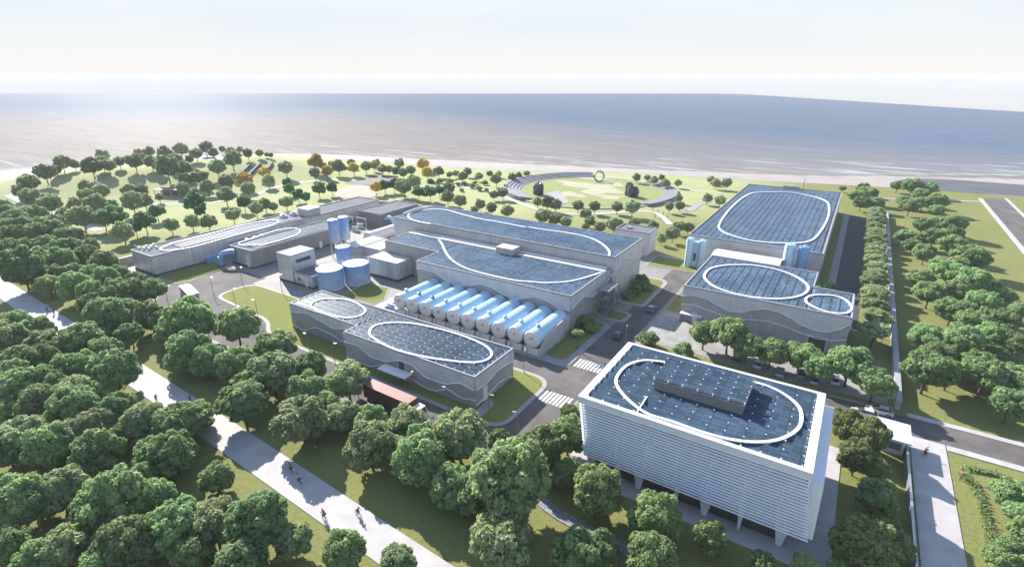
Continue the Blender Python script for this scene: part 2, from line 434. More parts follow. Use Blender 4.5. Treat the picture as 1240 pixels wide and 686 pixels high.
tag(link(bpy.data.objects.new('ground', me)), kind='structure')

# sea: columns across the view, rows going out from the shore
SHORE = [(-900, -900), (-640, -350), (-560, -50), (-517, 130), (-480, 200), (-425, 262), (-351, 297), (-280, 318), (-214, 340), (-150, 352), (-91, 371), (-16, 403), (20, 432), (60, 456), (93, 475), (200, 522), (330, 575), (560, 660), (1400, 1100)]
sh = smooth_curve(SHORE, False, 8)
end1 = np.array([-414.4, 2120.7]); end2 = np.array([230.9, 1325.7])
def sea_end(s):
    f1, s1 = end1 @ HEAD, end1 @ RIGHT; f2, s2 = end2 @ HEAD, end2 @ RIGHT
    return f1 if s <= s1 else max(600.0, f1 + (f2 - f1) * (s - s1) / (s2 - s1))
cols = []
ss = sorted(set(list(np.arange(-3600, -500, 150.0)) + list(np.arange(-500, 500, 12.0)) + list(np.arange(500, 2400, 100.0))))
shp = np.array(sh); sf = shp @ HEAD; ssx = shp @ RIGHT
order = np.argsort(ssx); 
rows = [-30, -6, 0, 4, 9, 15, 22, 30, 40, 52, 68, 90, 120, 160, 220, 320, 470, 700, 1000, 1300, 1.0e9]
vv = []; att = []
for s_ in ss:
    f0 = np.interp(s_, ssx[order], sf[order]); fe = sea_end(s_)
    for r in rows:
        ff = min(f0 + r, fe); p = HEAD * ff + RIGHT * s_
        vv.append((p[0], p[1], -0.9)); att.append(ff - f0)
nr = len(rows)
fs = [(i * nr + j, (i + 1) * nr + j, (i + 1) * nr + j + 1, i * nr + j + 1) for i in range(len(ss) - 1) for j in range(nr - 1)]
me = bpy.data.meshes.new('sea'); me.from_pydata(vv, [], fs)
a = me.attributes.new('shore', 'FLOAT', 'POINT'); a.data.foreach_set('value', att)
def sea_mat():
    m, nt, bs = nodes_of('sea_water')
    at_ = nt.nodes.new('ShaderNodeAttribute'); at_.attribute_name = 'shore'; d = at_.outputs['Fac']
    g = nt.nodes.new('ShaderNodeNewGeometry')
    mp = N(nt, 'ShaderNodeMapping'); mp.inputs['Rotation'].default_value = (0, 0, -ANG); mp.inputs['Scale'].default_value = (0.22, 1.0, 1.0)
    nt.links.new(g.outputs['Position'], mp.inputs[0])
    n1 = noise(nt, 0.05, 5, 0.6, mp.outputs[0], 0.4); n2 = noise(nt, 0.35, 4, 0.6, mp.outputs[0])
    wob = math_n(nt, 'ADD', d, math_n(nt, 'MULTIPLY', math_n(nt, 'SUBTRACT', n1, 0.5), 60))
    sep = nt.nodes.new('ShaderNodeSeparateXYZ'); nt.links.new(g.outputs['Position'], sep.inputs[0])
    across = math_n(nt, 'ADD', math_n(nt, 'MULTIPLY', sep.outputs[0], RIGHT[0]), math_n(nt, 'MULTIPLY', sep.outputs[1], RIGHT[1]))
    t = math_n(nt, 'DIVIDE', math_n(nt, 'ADD', wob, math_n(nt, 'MULTIPLY', across, 0.8)), 520.0, True)
    col = ramp(nt, t, [(0.0, (0.205, 0.18, 0.165)), (0.3, (0.185, 0.175, 0.17)), (0.6, (0.148, 0.154, 0.17)), (1.0, (0.09, 0.12, 0.168))])
    foam_zone = math_n(nt, 'MULTIPLY', math_n(nt, 'SUBTRACT', 1.0, math_n(nt, 'DIVIDE', d, 150.0, True)), 1.0)
    mp2 = N(nt, 'ShaderNodeMapping'); mp2.inputs['Rotation'].default_value = (0, 0, -ANG); mp2.inputs['Scale'].default_value = (0.018, 0.16, 1.0)
    nt.links.new(g.outputs['Position'], mp2.inputs[0])
    fo = noise(nt, 1.0, 5, 0.62, mp2.outputs[0], 0.6)
    thr = math_n(nt, 'SUBTRACT', math_n(nt, 'ADD', fo, math_n(nt, 'MULTIPLY', foam_zone, 0.15)), 0.672)
    foam = math_n(nt, 'MULTIPLY', thr, 18.0, True)
    edge = math_n(nt, 'SUBTRACT', 1.0, math_n(nt, 'DIVIDE', math_n(nt, 'ABSOLUTE', math_n(nt, 'SUBTRACT', d, math_n(nt, 'MULTIPLY', n1, 6.0))), 2.5, True))
    foam = math_n(nt, 'MAXIMUM', foam, math_n(nt, 'MULTIPLY', edge, 0.8))
    mp3 = N(nt, 'ShaderNodeMapping'); mp3.inputs['Rotation'].default_value = (0, 0, -ANG); mp3.inputs['Scale'].default_value = (0.012, 0.075, 1.0)
    nt.links.new(g.outputs['Position'], mp3.inputs[0])
    sw = noise(nt, 1.0, 6, 0.65, mp3.outputs[0], 0.3)
    col = mixc(nt, 1.0, col, ramp(nt, sw, [(0.3, (.84, .85, .87)), (0.7, (1.12, 1.11, 1.1))]), 'MULTIPLY')
    col = mixc(nt, math_n(nt, 'MULTIPLY', foam, 0.75), col, (0.36, 0.355, 0.35))
    nt.links.new(col, bs.inputs['Base Color'])
    nt.links.new(math_n(nt, 'ADD', 0.6, math_n(nt, 'MULTIPLY', foam, 0.3)), bs.inputs['Roughness'])
    bs.inputs['Specular IOR Level'].default_value = 0.009; bs.inputs['IOR'].default_value = 1.33
    h = math_n(nt, 'ADD', n2, math_n(nt, 'MULTIPLY', n1, 3.0))
    bump(nt, bs, h, 0.35, 1.2)
    return m
me.materials.append(sea_mat()); tag(link(bpy.data.objects.new('sea', me)), kind='structure')

# pale far-water sheet added past the sea edge, horizon haze put into its colour
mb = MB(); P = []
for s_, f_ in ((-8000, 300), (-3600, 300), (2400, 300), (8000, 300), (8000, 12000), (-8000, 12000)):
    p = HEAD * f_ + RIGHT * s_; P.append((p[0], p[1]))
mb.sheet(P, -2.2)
M['haze_band'] = simple('haze_band', (0.33, 0.318, 0.30), 1.0, var=0.05, scale=0.0015, spec=0.0)
struct('haze_band', mb, M['haze_band'])

# beach strip between the grass and the water
ge = np.array(g_edge); gs = ge @ RIGHT; gf = ge @ HEAD; go = np.argsort(gs)
me_v = []; nb = 9
svals = [s_ for s_ in np.arange(-620, 760, 8.0)]
for s_ in svals:
    f0 = np.interp(s_, gs[go], gf[go]) - 2.5; f1 = np.interp(s_, ssx[order], sf[order]) + 14
    for k in range(nb):
        t = k / (nb - 1); ff = f0 + (f1 - f0) * t; p = HEAD * ff + RIGHT * s_
        hh = float(hill_h(p[0], p[1])); hh = hh if hh > 0.03 else 0
        me_v.append((p[0], p[1], 0.06 - 1.25 * t ** 1.5 + hh))
mb = MB(); mb.add(me_v, [(i * nb + j, (i + 1) * nb + j, (i + 1) * nb + j + 1, i * nb + j + 1) for i in range(len(svals) - 1) for j in range(nb - 1)], True)
def beach_mat():
    m = simple('beach_sand', (0.27, 0.235, 0.215), 0.95, var=0.12, scale=0.06); nt = m.node_tree; bs = nt.nodes['Principled BSDF']
    src = bs.inputs['Base Color'].links[0].from_socket
    g = nt.nodes.new('ShaderNodeNewGeometry'); sep = nt.nodes.new('ShaderNodeSeparateXYZ'); nt.links.new(g.outputs['Position'], sep.inputs[0])
    n1 = noise(nt, 0.06, 5, 0.6)
    z = math_n(nt, 'ADD', sep.outputs[2], math_n(nt, 'MULTIPLY', n1, 0.5))
    wet = math_n(nt, 'MULTIPLY', math_n(nt, 'SUBTRACT', -0.36, z), 5.0, True)
    nt.links.new(mixc(nt, wet, src, (0.12, 0.105, 0.10)), bs.inputs['Base Color'])
    return m
struct('beach', mb, beach_mat())
# wet mud flat on the right, inland of the sand spit
flat = [at(*p) for p in ((1083, 219), (1110, 216), (1160, 218), (1240, 224), (1330, 232), (1330, 245), (1240, 238), (1180, 234), (1120, 229), (1092, 226))]
mb = MB(); mb.sheet(round_poly(flat, 8), 0.12); struct('mud_flat', mb, M['wet_sand'])

# ------------------------------------------------------------------ roads, paths, lawns
def sheet(name, poly, z, mat):
    mb = MB(); mb.sheet(poly, z); return struct(name, mb, mat)
def rect(x0, x1, y0, y1): return [(x0, y0), (x1, y0), (x1, y1), (x0, y1)]
sheet('yard', [(-206, 58.2), (-160, 58.2), (-36, 58.2), (-36, 176), (-54, 186), (-204, 184)], 0.02, M['yard'])
mb = MB()
mb.sheet([(-160, 59.2), (-45.5, 59.2), (-43.4, 58.4), (-41, 60.5), (-37.8, 63), (-37.8, 105), (-37.8, 176), (-45, 176), (-45, 110), (-45, 93.2), (-101, 93.2), (-101, 87), (-151, 87), (-151, 92), (-172, 92), (-172, 74), (-164, 66), (-160, 63)], 0.05)
struct('road', mb, M['asphalt'])
mb = MB(); mb.sheet(rect(-37.9, 58.5, 105.2, 111.6), 0.045); struct('road', mb, M['asphalt'])
mb = MB(); mb.sheet([(58.6, 90), (68.2, 90), (68.2, 372), (58.6, 366)], 0.05); struct('road', mb, M['asphalt'])
mb = MB(); mb.sheet(rect(1.6, 8.2, 150, 285), 0.04); struct('road', mb, M['asphalt_shadow'])
def pavement(poly, h=0.13, mat='pave', name='pavement'):
    mb = MB(); mb.prism(poly, -0.2, h); return struct(name, mb, M[mat])
pavement(rect(-0.6, 1.5, 150, 286))
for x0, x1, y0, y1 in ((17.2, 58.4, 111.7, 113.1), (22.6, 58.4, 103.5, 105.1)): pavement(rect(x0, x1, y0, y1), mat='path')
pavement(rect(56.8, 58.5, 113.2, 365), mat='path'); pavement(rect(68.3, 69.6, 90, 372), mat='path')
pavement(rect(-0.5, 2, 0, 1)) if False else None
mb = MB(); mb.prism(rect(17.3, 22.4, 20, 105.1), -0.1, 0.1); struct('path', mb, M['path'])
# promenade on the left
PN = smooth_curve([(-330, 51.4), (-191.6, 46.1), (-134.9, 44.3), (-85.5, 42.3), (-41.2, 40.0), (10, 38)], False, 6)
PS = smooth_curve([(-330, 45.5), (-188.8, 40.2), (-116.3, 38.0), (-74.2, 36.1), (-42.9, 34.7), (10, 32.6)], False, 6)
mb = MB(); mb.prism(PN + PS[::-1], -0.2, 0.08); struct('promenade', mb, M['path'])
mb = MB(); mb.ribbon(smooth_curve([(-34, 57.3), (-28, 55.2), (-22, 54.6), (-12, 54.3), (2, 53)], False, 6), 1.9, -0.1, 0.12); struct('boardwalk', mb, M['seat_stone'])

def lawn_island(poly, ring, r=3.0, mat='lawn', h=0.13):
    p = round_poly(poly, r)
    mb = MB(); mb.prism(p, -0.2, h); struct('kerb', mb, M['kerb'])
    mb = MB(); mb.sheet(inset(p, ring), h + 0.03); struct('lawn', mb, M[mat])
lawn_island([(-151, 74.6), (-122.4, 72.6), (-115.5, 67.6), (-104, 67.4), (-54, 66.6), (-45.0, 67.0), (-45.0, 87.3), (-113, 87.4), (-150.8, 87.3)], 0.95, 5.0)
lawn_island([(-181.8, 73.6), (-170.2, 73.8), (-168.6, 76.5), (-170.6, 91.5), (-181.8, 92.5)], 0.55, 2.5)
lawn_island([(-102.5, 93.2), (-45.1, 93.2), (-45.1, 118), (-47.5, 119.5), (-52.7, 119.5), (-52.7, 95.2), (-102.5, 95.2)], 0.01, 2.0, 'pave')
mb = MB(); mb.sheet(round_poly(rect(-52.2, -46.9, 95.8, 118.6), 1.5), 0.18); struct('lawn', mb, M['grass'])
lawn_island([(-51, 121.5), (-43.2, 121.5), (-42.9, 127.5), (-44.8, 128.5), (-51, 128.5)], 1.1, 1.5, 'grass')
lawn_island([(-50.8, 134), (-42.0, 134), (-42.2, 156), (-44, 158.5), (-50.8, 158.5)], 1.3, 2.0, 'grass')
lawn_island([(-54, 168.5), (-38, 170), (-37.5, 180), (-54, 181)], 0.5, 1.0, 'grass')
lawn_island([(-36.9, 136), (-33.6, 136), (-33.6, 156), (-36.9, 156)], 0.2, 0.5, 'grass')
lawn_island([(-119.5, 94.8), (-106.5, 95.0), (-106.5, 99.5), (-112, 107), (-121, 106)], 0.4, 0.5)
pavement(rect(-106, -102.6, 93.3, 108), 0.1, 'path'); 
# parking lot in front of the small solar building, tree strip, office forecourt
pavement([(-37.0, 115), (14.2, 114.6), (14.2, 130.8), (-31, 130.8), (-31, 135.8), (-36.9, 135.8)], 0.06, 'lot', 'parking_lot')
pavement(rect(-36, 15, 112.0, 114.4), 0.10, 'kerb', 'kerb')
mb = MB(); mb.sheet(rect(-35.6, 14.6, 112.3, 114.1), 0.14); struct('lawn', mb, M['grass'])
pavement([(-31.5, 63.6), (7.3, 63.6), (7.3, 94.2), (2.8, 94.2), (-31.5, 94.2)], 0.1, 'path', 'forecourt')
mb = MB(); mb.sheet(rect(-37.2, -31.6, 58, 104.5), 0.05); struct('lawn', mb, M['grass'])
# crosswalk stripes
for (x0, x1, y0, y1) in ((-44.4, -38.2, 94.9, 98.7), (-44.4, -38.2, 79.2, 83.2)):
    mb = MB(); n = 8
    for i in range(n):
        xa = x0 + (x1 - x0) * i / n; mb.sheet(rect(xa, xa + 0.45, y0, y1), 0.068)
    struct('crosswalk', mb, M['white_paint'])
# thin park paths laid on the terrain
def terrain_ribbon(name, px, w, mat, lift=0.12, closed=False):
    pts = smooth_curve([hit(*p) for p in px], closed, 8) if len(px[0]) == 2 else px
    mb = MB(); vs = []; n = len(pts)
    for i in range(n):
        a = np.array(pts[max(i - 1, 0)][:2]); b = np.array(pts[min(i + 1, n - 1)][:2]); t = (b - a) / max(1e-6, np.linalg.norm(b - a)); nn = np.array([-t[1], t[0]]) * w / 2
        for q in (np.array(pts[i][:2]) + nn, np.array(pts[i][:2]) - nn):
            vs.append((q[0], q[1], float(hill_h(*q)) + lift))
    mb.add(vs, [(2 * i, 2 * i + 2, 2 * i + 3, 2 * i + 1) for i in range(n - 1)], True)
    return struct(name, mb, mat)
def hit(px, py, zc=0.0):
    """first point of the ray that is zc above the terrain"""
    d = ray(px, py); t0 = 30.0 / -d[2] if d[2] < 0 else 10
    t1 = (CH + 1) / -d[2]
    ts = np.linspace(t0 * 0.5, t1, 400)
    h = CH + d[2] * ts - zc - hill_h(d[0] * ts, d[1] * ts)
    k = np.argmax(h < 0)
    a, b = ts[max(k - 1, 0)], ts[k]
    for _ in range(30):
        m = (a + b) / 2
        if CH + d[2] * m - zc - hill_h(d[0] * m, d[1] * m) < 0: b = m
        else: a = m
    return (float(d[0] * b), float(d[1] * b))
terrain_ribbon('park_path', [(10, 236), (45, 252), (66, 260), (82, 267), (100, 272), (120, 279)], 3.6, M['path'])
terrain_ribbon('park_path', [(180, 248), (215, 247), (249, 246), (282, 241), (305, 237), (330, 228), (342, 225), (357, 222), (374, 220), (400, 217), (415, 219)], 2.6, M['path'])
terrain_ribbon('park_path', [(550, 224), (575, 229), (592, 231), (610, 238), (640, 250), (672, 258), (720, 259), (770, 256), (795, 258), (812, 272)], 3.0, M['path'])
terrain_ribbon('park_path', [(1056, 240), (1090, 241), (1140, 242.5), (1192, 244.5)], 2.0, M['path'])
terrain_ribbon('park_path', [(788, 232), (810, 245), (816, 250), (833, 255), (845, 248), (856, 245), (880, 246), (895, 240)], 4.0, M['pave'])
terrain_ribbon('park_path', [(806, 226), (840, 231), (875, 234)], 2.5, M['path'])
# sandy court and dark terrace beyond the plant
mb = MB(); mb.sheet(round_poly([hit(*p) for p in ((408, 231), (430, 222), (448, 226), (462, 232), (450, 240), (405, 240))], 4), 0.15); struct('court', mb, M['court'])
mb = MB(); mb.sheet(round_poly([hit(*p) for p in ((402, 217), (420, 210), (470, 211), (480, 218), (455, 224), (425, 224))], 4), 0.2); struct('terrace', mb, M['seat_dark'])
# ------------------------------------------------------------------ buildings
def wave_fn(pts):
    pts = sorted(pts); X = np.array([p[0] for p in pts]); Z = np.array([p[1] for p in pts])
    def f(u):
        if u <= X[0]: return float(Z[0])
        if u >= X[-1]: return float(Z[-1])
        i = int(np.searchsorted(X, u)) - 1; i = max(0, min(i, len(X) - 2))
        t = (u - X[i]) / (X[i + 1] - X[i]); t2 = (1 - math.cos(math.pi * t)) / 2
        return float(Z[i] * (1 - 0.5 * t - 0.5 * t2) + Z[i + 1] * (0.5 * t + 0.5 * t2))
    return f
def facade_wave(T, axis, fixed, u0, u1, ztop, upper, lower=None, out=-1):
    """pale screen hanging from the eaves with a wavy lower edge, plus white wave trims"""
    fu = wave_fn(upper); n = 56
    mb = MB(); vs = []
    d0, d1 = fixed + out * 0.02, fixed + out * 0.22
    us = [u0 + (u1 - u0) * i / n for i in range(n + 1)]
    def P(u, d, z): return (u, d, z) if axis == 'S' else (d, u, z)
    for u in us:
        z = min(max(fu(u), 0.6), ztop - 0.3)
        vs += [P(u, d0, z), P(u, d1, z), P(u, d1, ztop), P(u, d0, ztop)]
    fs = []
    for i in range(n):
        for k in range(4):
            fs.append((4 * i + k, 4 * i + (k + 1) % 4, 4 * i + 4 + (k + 1) % 4, 4 * i + 4 + k))
    fs += [(0, 1, 2, 3), (4 * n + 3, 4 * n + 2, 4 * n + 1, 4 * n)]
    mb.add(vs, fs); mb.build('facade_screen', M['screen'], T, True)
    for f, dd in ((fu, 0.30),) + (((wave_fn(lower), 0.12),) if lower else ()):
        mb = MB(); mb.tube([P(u, fixed + out * dd, min(max(f(u), 0.5), ztop - 0.3)) for u in us], 0.12, 5)
        mb.build('wave_trim', M['trim'], T, True)
def solar(T, rects, z, along, pitch, mat, tilt=0.16, dots=None, gap=0.35, margin=0.6):
    """rows of tilted panels; each row a part"""
    br = MB()
    for (x0, x1, y0, y1) in rects:
        a0, a1, b0, b1 = (x0, x1, y0, y1) if along == 'x' else (y0, y1, x0, x1)
        a0 += margin; a1 -= margin; b0 += margin; b1 -= margin
        n = max(1, int((b1 - b0) / pitch)); p = (b1 - b0) / n
        for i in range(n):
            c0 = b0 + i * p + gap / 2; c1 = b0 + (i + 1) * p - gap / 2
            za, zb = (z + 0.12, z + 0.12 + tilt) 
            vs = []
            for a in (a0, a1):
                for b, zz in ((c0, za), (c1, zb), (c1, zb + .05), (c0, za + .05)):
                    vs.append((a, b, zz) if along == 'x' else (b, a, zz))
            mb = MB(); mb.add(vs, [(0, 1, 2, 3), (7, 6, 5, 4), (0, 4, 5, 1), (1, 5, 6, 2), (2, 6, 7, 3), (3, 7, 4, 0)])
            mb.build('solar_row', mat, T, True)
            if dots:
                ndot = int((a1 - a0) / dots)
                for k in range(ndot + 1):
                    a = a0 + (a1 - a0) * k / max(1, ndot); s_ = 0.1 if mat in (M['panel_x'],) else 0.055
                    b = b0 + i * p
                    if along == 'x': br.box(a - s_, a + s_, b - s_ * .8, b + s_ * .8, z + 0.1, z + tilt + 0.27)
                    else: br.box(b - s_ * .8, b + s_ * .8, a - s_, a + s_, z + 0.1, z + tilt + 0.27)
    if br.v:
        o = br.build('panel_bracket', M['bracket'], T, True); o['kind'] = 'stuff'
def ring(T, px, z, w=0.7, closed=True, h=0.22):
    pts = smooth_curve([at(a, b, z + h) for a, b in px], closed, 8)
    mb = MB(); mb.ribbon(pts, w * .82, z, z + h, closed)
    mb.build('roof_ring', M['ring'], T, True)
def shell(T, poly, h, wall, roof='roof_grey', par=0.35, pw=0.3, name_wall='wall', z0=0.0):
    mb = MB(); mb.prism(poly, z0, h - 0.02, False); mb.build(name_wall, wall, T, True)
    ins = inset(poly, pw); mb = MB(); mb.sheet(ins, h + 0.005); mb.build('roof', M[roof], T, True)
    mb = MB(); n = len(poly)
    a = sum(poly[i][0] * poly[(i + 1) % n][1] - poly[(i + 1) % n][0] * poly[i][1] for i in range(n))
    outp = inset(poly, -0.03)
    vs = [(p[0], p[1], h - 0.25) for p in outp] + [(p[0], p[1], h + par) for p in outp] + [(p[0], p[1], h + par) for p in ins] + [(p[0], p[1], h - 0.25) for p in ins]
    fs = []
    for k in range(4):
        for i in range(n):
            j = (i + 1) % n; q = (k + 1) % 4
            fs.append((k * n + i, k * n + j, q * n + j, q * n + i) if a > 0 else (k * n + j, k * n + i, q * n + i, q * n + j))
    mb.add(vs, fs); return mb.build('parapet', M['roof_edge'], T, True)
def pbox(T, name, mat, *b):
    mb = MB(); mb.box(*b); return mb.build(name, M[mat], T, True)
def openings(T, name, rects, axis, fixed, mat, out=-1, thick=0.08, frame=None):
    for (u0, u1, z0, z1) in rects:
        mb = MB(); lo, hi = sorted((fixed + out * 0.03, fixed + out * (0.03 + thick)))
        if axis == 'S': mb.box(u0, u1, lo, hi, z0, z1)
        else: mb.box(lo, hi, u0, u1, z0, z1)
        p = mb.build(name, M[mat], T, True)
        if frame:
            mb = MB(); e = 0.12; hi2 = fixed + out * (0.05 + thick); lo2 = fixed + out * 0.01; lo2, hi2 = sorted((lo2, hi2))
            for (a, b, c, d) in ((u0 - e, u0, z0, z1 + e), (u1, u1 + e, z0, z1 + e), (u0, u1, z1, z1 + e)):
                if axis == 'S': mb.box(a, b, lo2, hi2, c, d)
                else: mb.box(lo2, hi2, a, b, c, d)
            mb.build('frame', M[frame], p, True)

# --- D: long low solar building in the front
D = thing('plant_building', 'long low grey building with oval and small circle on its roof, before the ten tanks', 'building', (-83, 77, 0))
dh = 6.7
dpoly = [(-113, 73.7), (-89, 73.7), (-89, 70.1), (-53, 70.1), (-53, 83.7), (-113, 83.7)]
shell(D, dpoly, dh, M['facade'])
c1 = crop(340, 330, 3.61); c8 = crop(360, 430, 5.715); c7 = crop(520, 410, 5.72)
S1 = lambda L, Y: [atS(a, b, Y) for a, b in L]
E1 = lambda L, X: [atE(a, b, X) for a, b in L]
facade_wave(D, 'S', 73.7, -112.9, -89.25, dh - .05, S1(c1([(50, 168), (120, 175), (180, 210), (230, 240), (290, 245)]), 73.7), S1(c1([(50, 222), (100, 250), (160, 240), (210, 262), (275, 300)]), 73.7))
facade_wave(D, 'S', 70.1, -88.9, -53.0, dh - .05, S1(c1([(283, 300), (340, 315), (400, 365), (460, 385), (520, 380), (570, 395), (640, 455), (720, 482), (790, 480), (850, 512)]), 70.1),
            S1(c8([(0, -30), (340, 5), (430, 60), (500, 75), (600, 68), (690, 95), (810, 170), (900, 230), (960, 242), (1040, 230), (1143, 295), (1200, 300)]), 70.1))
facade_wave(D, 'E', -53.0, 70.1, 83.6, dh - .05, E1(c7([(315, 355), (390, 300), (470, 210), (540, 165), (590, 150)]), -53.0), E1(c7([(345, 440), (420, 365), (480, 300), (540, 265), (590, 260)]), -53.0), out=1)
facade_wave(D, 'E', -89.0, 70.1, 73.4, dh - .05, [(70, 5.6), (73.7, 4.0)], None, out=-1)
solar(D, [(-112.6, -89, 74.0, 83.4), (-89, -53.3, 70.4, 83.4)], dh, 'x', 1.55, M['panel_x'], dots=2.3, margin=0.3)
ring(D, crop(340, 330, 6.86)([(440, 212), (530, 218), (620, 245), (690, 290), (700, 320), (650, 355), (560, 370), (450, 358), (340, 325), (265, 290), (248, 265), (280, 235), (350, 215)]), dh + .28, .6)
ring(D, c1([(470, 217), (560, 218), (680, 240), (800, 275), (890, 315), (922, 350), (900, 378), (840, 390), (740, 382), (600, 360), (480, 325), (400, 280), (388, 255), (410, 230)]), dh + .28, .65)
u, _ = atS(487, 448, 70.1)
openings(D, 'door', [(u - .9, u + .9, 0.1, 4.6)], 'S', 70.1, 'brown_dark', frame='trim')
pbox(D, 'canopy', 'trim', u - 4.5, u + 3.2, 67.4, 69.8, 2.7, 2.9)
pbox(D, 'canopy_post', 'pole', u - 4.4, u - 4.2, 67.5, 67.7, 0.1, 2.7); pbox(D, 'canopy_post', 'pole', u + 2.9, u + 3.1, 67.5, 67.7, 0.1, 2.7)
openings(D, 'door', [(72.6, 74.0, 0.1, 3.4)], 'E', -53.0, 'trim', out=1)
mb = MB(); mb.prism([(-51.9, 66.8), (-50.3, 66.8), (-50.6, 73.2), (-52.6, 74.4), (-52.6, 71.5)], -0.1, 0.24); struct('pavement', mb, M['kerb'])

# --- C: low and high process halls
C = thing('process_hall', 'big grey process hall with stepped blue solar roofs directly behind the ten tanks', 'building', (-90, 130, 0))
lh, hh = 9.6, 13.0
shell(C, [(-125, 119), (-102.5, 119), (-102.5, 109.2), (-52.5, 109.2), (-52.5, 133.3), (-125, 133.3)], lh, M['facade'])
c5 = crop(460, 320, 5.167); c3 = crop(640, 300, 4.9); c2 = crop(620, 260, 6.86); cA = crop(460, 230, 6.86)
facade_wave(C, 'S', 109.2, -102.4, -52.5, lh - .05, S1(c5([(205, 30), (260, 25), (340, 45), (420, 100), (490, 133), (560, 130), (640, 120), (700, 140), (780, 190), (860, 215), (920, 206), (980, 198), (1060, 230), (1130, 275), (1190, 285)]), 109.2))
facade_wave(C, 'E', -52.5, 109.2, 133.2, lh - .05, E1(c3([(245, 365), (280, 330), (320, 290), (380, 285), (430, 245), (455, 200)]), -52.5), out=1)
solar(C, [(-124.7, -102.5, 119.3, 129.5), (-102.5, -52.8, 109.5, 129.5)], lh, 'x', 1.62, M['panel_far'], dots=2.0, margin=0.35)
ring(C, cA([(490, 410), (515, 445), (545, 510), (590, 570), (680, 630), (820, 680)]) + c2([(0, 537), (130, 550), (250, 560), (370, 558), (480, 548), (600, 520), (680, 495), (740, 475)]), lh + .28, .7, False)
pbox(C, 'skylight', 'white', -124.6, -88.4, 129.6, 130.8, lh + .02, lh + .5); pbox(C, 'skylight', 'white', -80.6, -52.9, 129.6, 130.8, lh + .02, lh + .4)
pbox(C, 'roof_box', 'smooth_wall', -87.4, -81.4, 128.0, 133.0, lh + .02, 11.7)
mb = MB(); mb.prism(rect(-134.7, -51.3, 133.4, 155.0), 0, hh - .02, False); mb.build('upper_wall', M['smooth_wall'], C, True)
shell(C, rect(-134.72, -51.28, 133.38, 155.02), hh, M['smooth_wall'], name_wall='upper_wall', z0=hh - .5)
pbox(C, 'ledge', 'white', -124.5, -53, 131.9, 132.3, lh + .02, lh + .8)
facade_wave(C, 'E', -51.3, 133.4, 155, hh - .05, E1(c2([(865, 440), (890, 385), (930, 355), (990, 360), (1060, 345), (1095, 300)]), -51.3), out=1)
solar(C, rect and [(-134.4, -51.6, 133.7, 154.7)], hh, 'x', 1.65, M['panel_far'], dots=2.0, margin=0.4)
ring(C, cA([(420, 278), (330, 262), (260, 240), (235, 215), (245, 195), (290, 175), (370, 162), (460, 158), (560, 165), (700, 205), (850, 240), (1000, 265), (1150, 295), (1230, 308)]) + c2([(130, 100), (300, 125), (450, 145), (600, 175), (700, 210), (770, 255), (808, 300), (808, 338)]), hh + .28, .75, False)
mb = MB(); mb.tube(smooth_curve([(-134.6 + .5, y, hh + .4 + 0.5 * math.sin((y - 138) / 12 * math.pi)) for y in (138, 141, 144, 147, 150)], False, 4), .55, 8); mb.build('roof_duct', M['white'], C, True)
# steel stair tower and ducts on its road side
ST = thing('stair_tower', 'grey steel stair and pipe frame clinging to the road side of the process hall', 'stair', (-49.5, 128, 0))
mb = MB()
for x in (-51.0, -48.2):
    for y in (122.5, 126, 129.5): mb.box(x - .1, x + .1, y - .1, y + .1, 0, 7.5)
for z in (2.5, 5, 7.4): mb.box(-51.1, -48.1, 122.4, 129.6, z - .1, z + .08)
mb.build('frame', M['pole'], ST, True)
for i, (ya, yb, za) in enumerate(((122.8, 126, 0), (126, 129.3, 2.5), (122.8, 126, 5))):
    mb = MB(); mb.add([(-49.6, ya, za), (-48.3, ya, za), (-48.3, yb, za + 2.5), (-49.6, yb, za + 2.5), (-49.6, ya, za + .15), (-48.3, ya, za + .15), (-48.3, yb, za + 2.65), (-49.6, yb, za + 2.65)], [(3, 2, 1, 0), (4, 5, 6, 7), (0, 1, 5, 4), (1, 2, 6, 5), (2, 3, 7, 6), (3, 0, 4, 7)])
    mb.build('stair_flight', M['metal'], ST, True)
for y in (130.6, 132): 
    mb = MB(); mb.tube([(-50.4, y, 0), (-50.4, y, 8.4), (-51.2, y, 9.0)], .35, 8); mb.build('duct', M['metal'], ST, True)

# --- annex at the far end of the main road
AN = thing('annex_building', 'small flat-roofed stone-grey annex at the far corner of the process hall, beside the round park', 'building', (-63, 183, 0))
shell(AN, rect(-69.2, -56.8, 178.5, 187), 8.2, M['smooth_wall'])
facade_wave(AN, 'E', -56.8, 178.5, 187, 8.1, [(178.5, 3.6), (181, 3.4), (184, 4.6), (187, 5.4)], out=1)
facade_wave(AN, 'S', 178.5, -69.2, -56.8, 8.1, [(-69.2, 5.0), (-65, 4.2), (-60, 4.4), (-56.8, 3.6)])
pbox(AN, 'hatch', 'metal', -66, -64.5, 181, 182.5, 8.2, 8.9)

# --- E: large square hall by the beach
Eb = thing('solar_hall', 'largest flat hall near the beach with a rounded square drawn on its wide solar roof', 'building', (-23, 236, 0))
eh = 9.0
shell(Eb, rect(-44, -3.3, 182, 290), eh, M['smooth_wall'])
solar(Eb, [(-43.7, -3.6, 182.3, 289.7)], eh, 'y', 1.9, M['panel_far_y'], dots=3.0, margin=0.6, tilt=.05, gap=.22)
ring(Eb, crop(820, 210, 5.636)([(540, 128), (640, 125), (760, 125), (880, 145), (980, 170), (1030, 200), (1037, 260), (1020, 320), (980, 390), (930, 445), (860, 468), (760, 472), (620, 468), (480, 450), (360, 415), (300, 385), (285, 355), (310, 305), (360, 240), (430, 175), (490, 140)]), eh + .28, .9)
a_ = at(961, 227, eh)
pbox(Eb, 'roof_plant', 'metal', a_[0] - 4, a_[0] + 3, 287.2, 289.0, eh + .02, eh + 1.6)
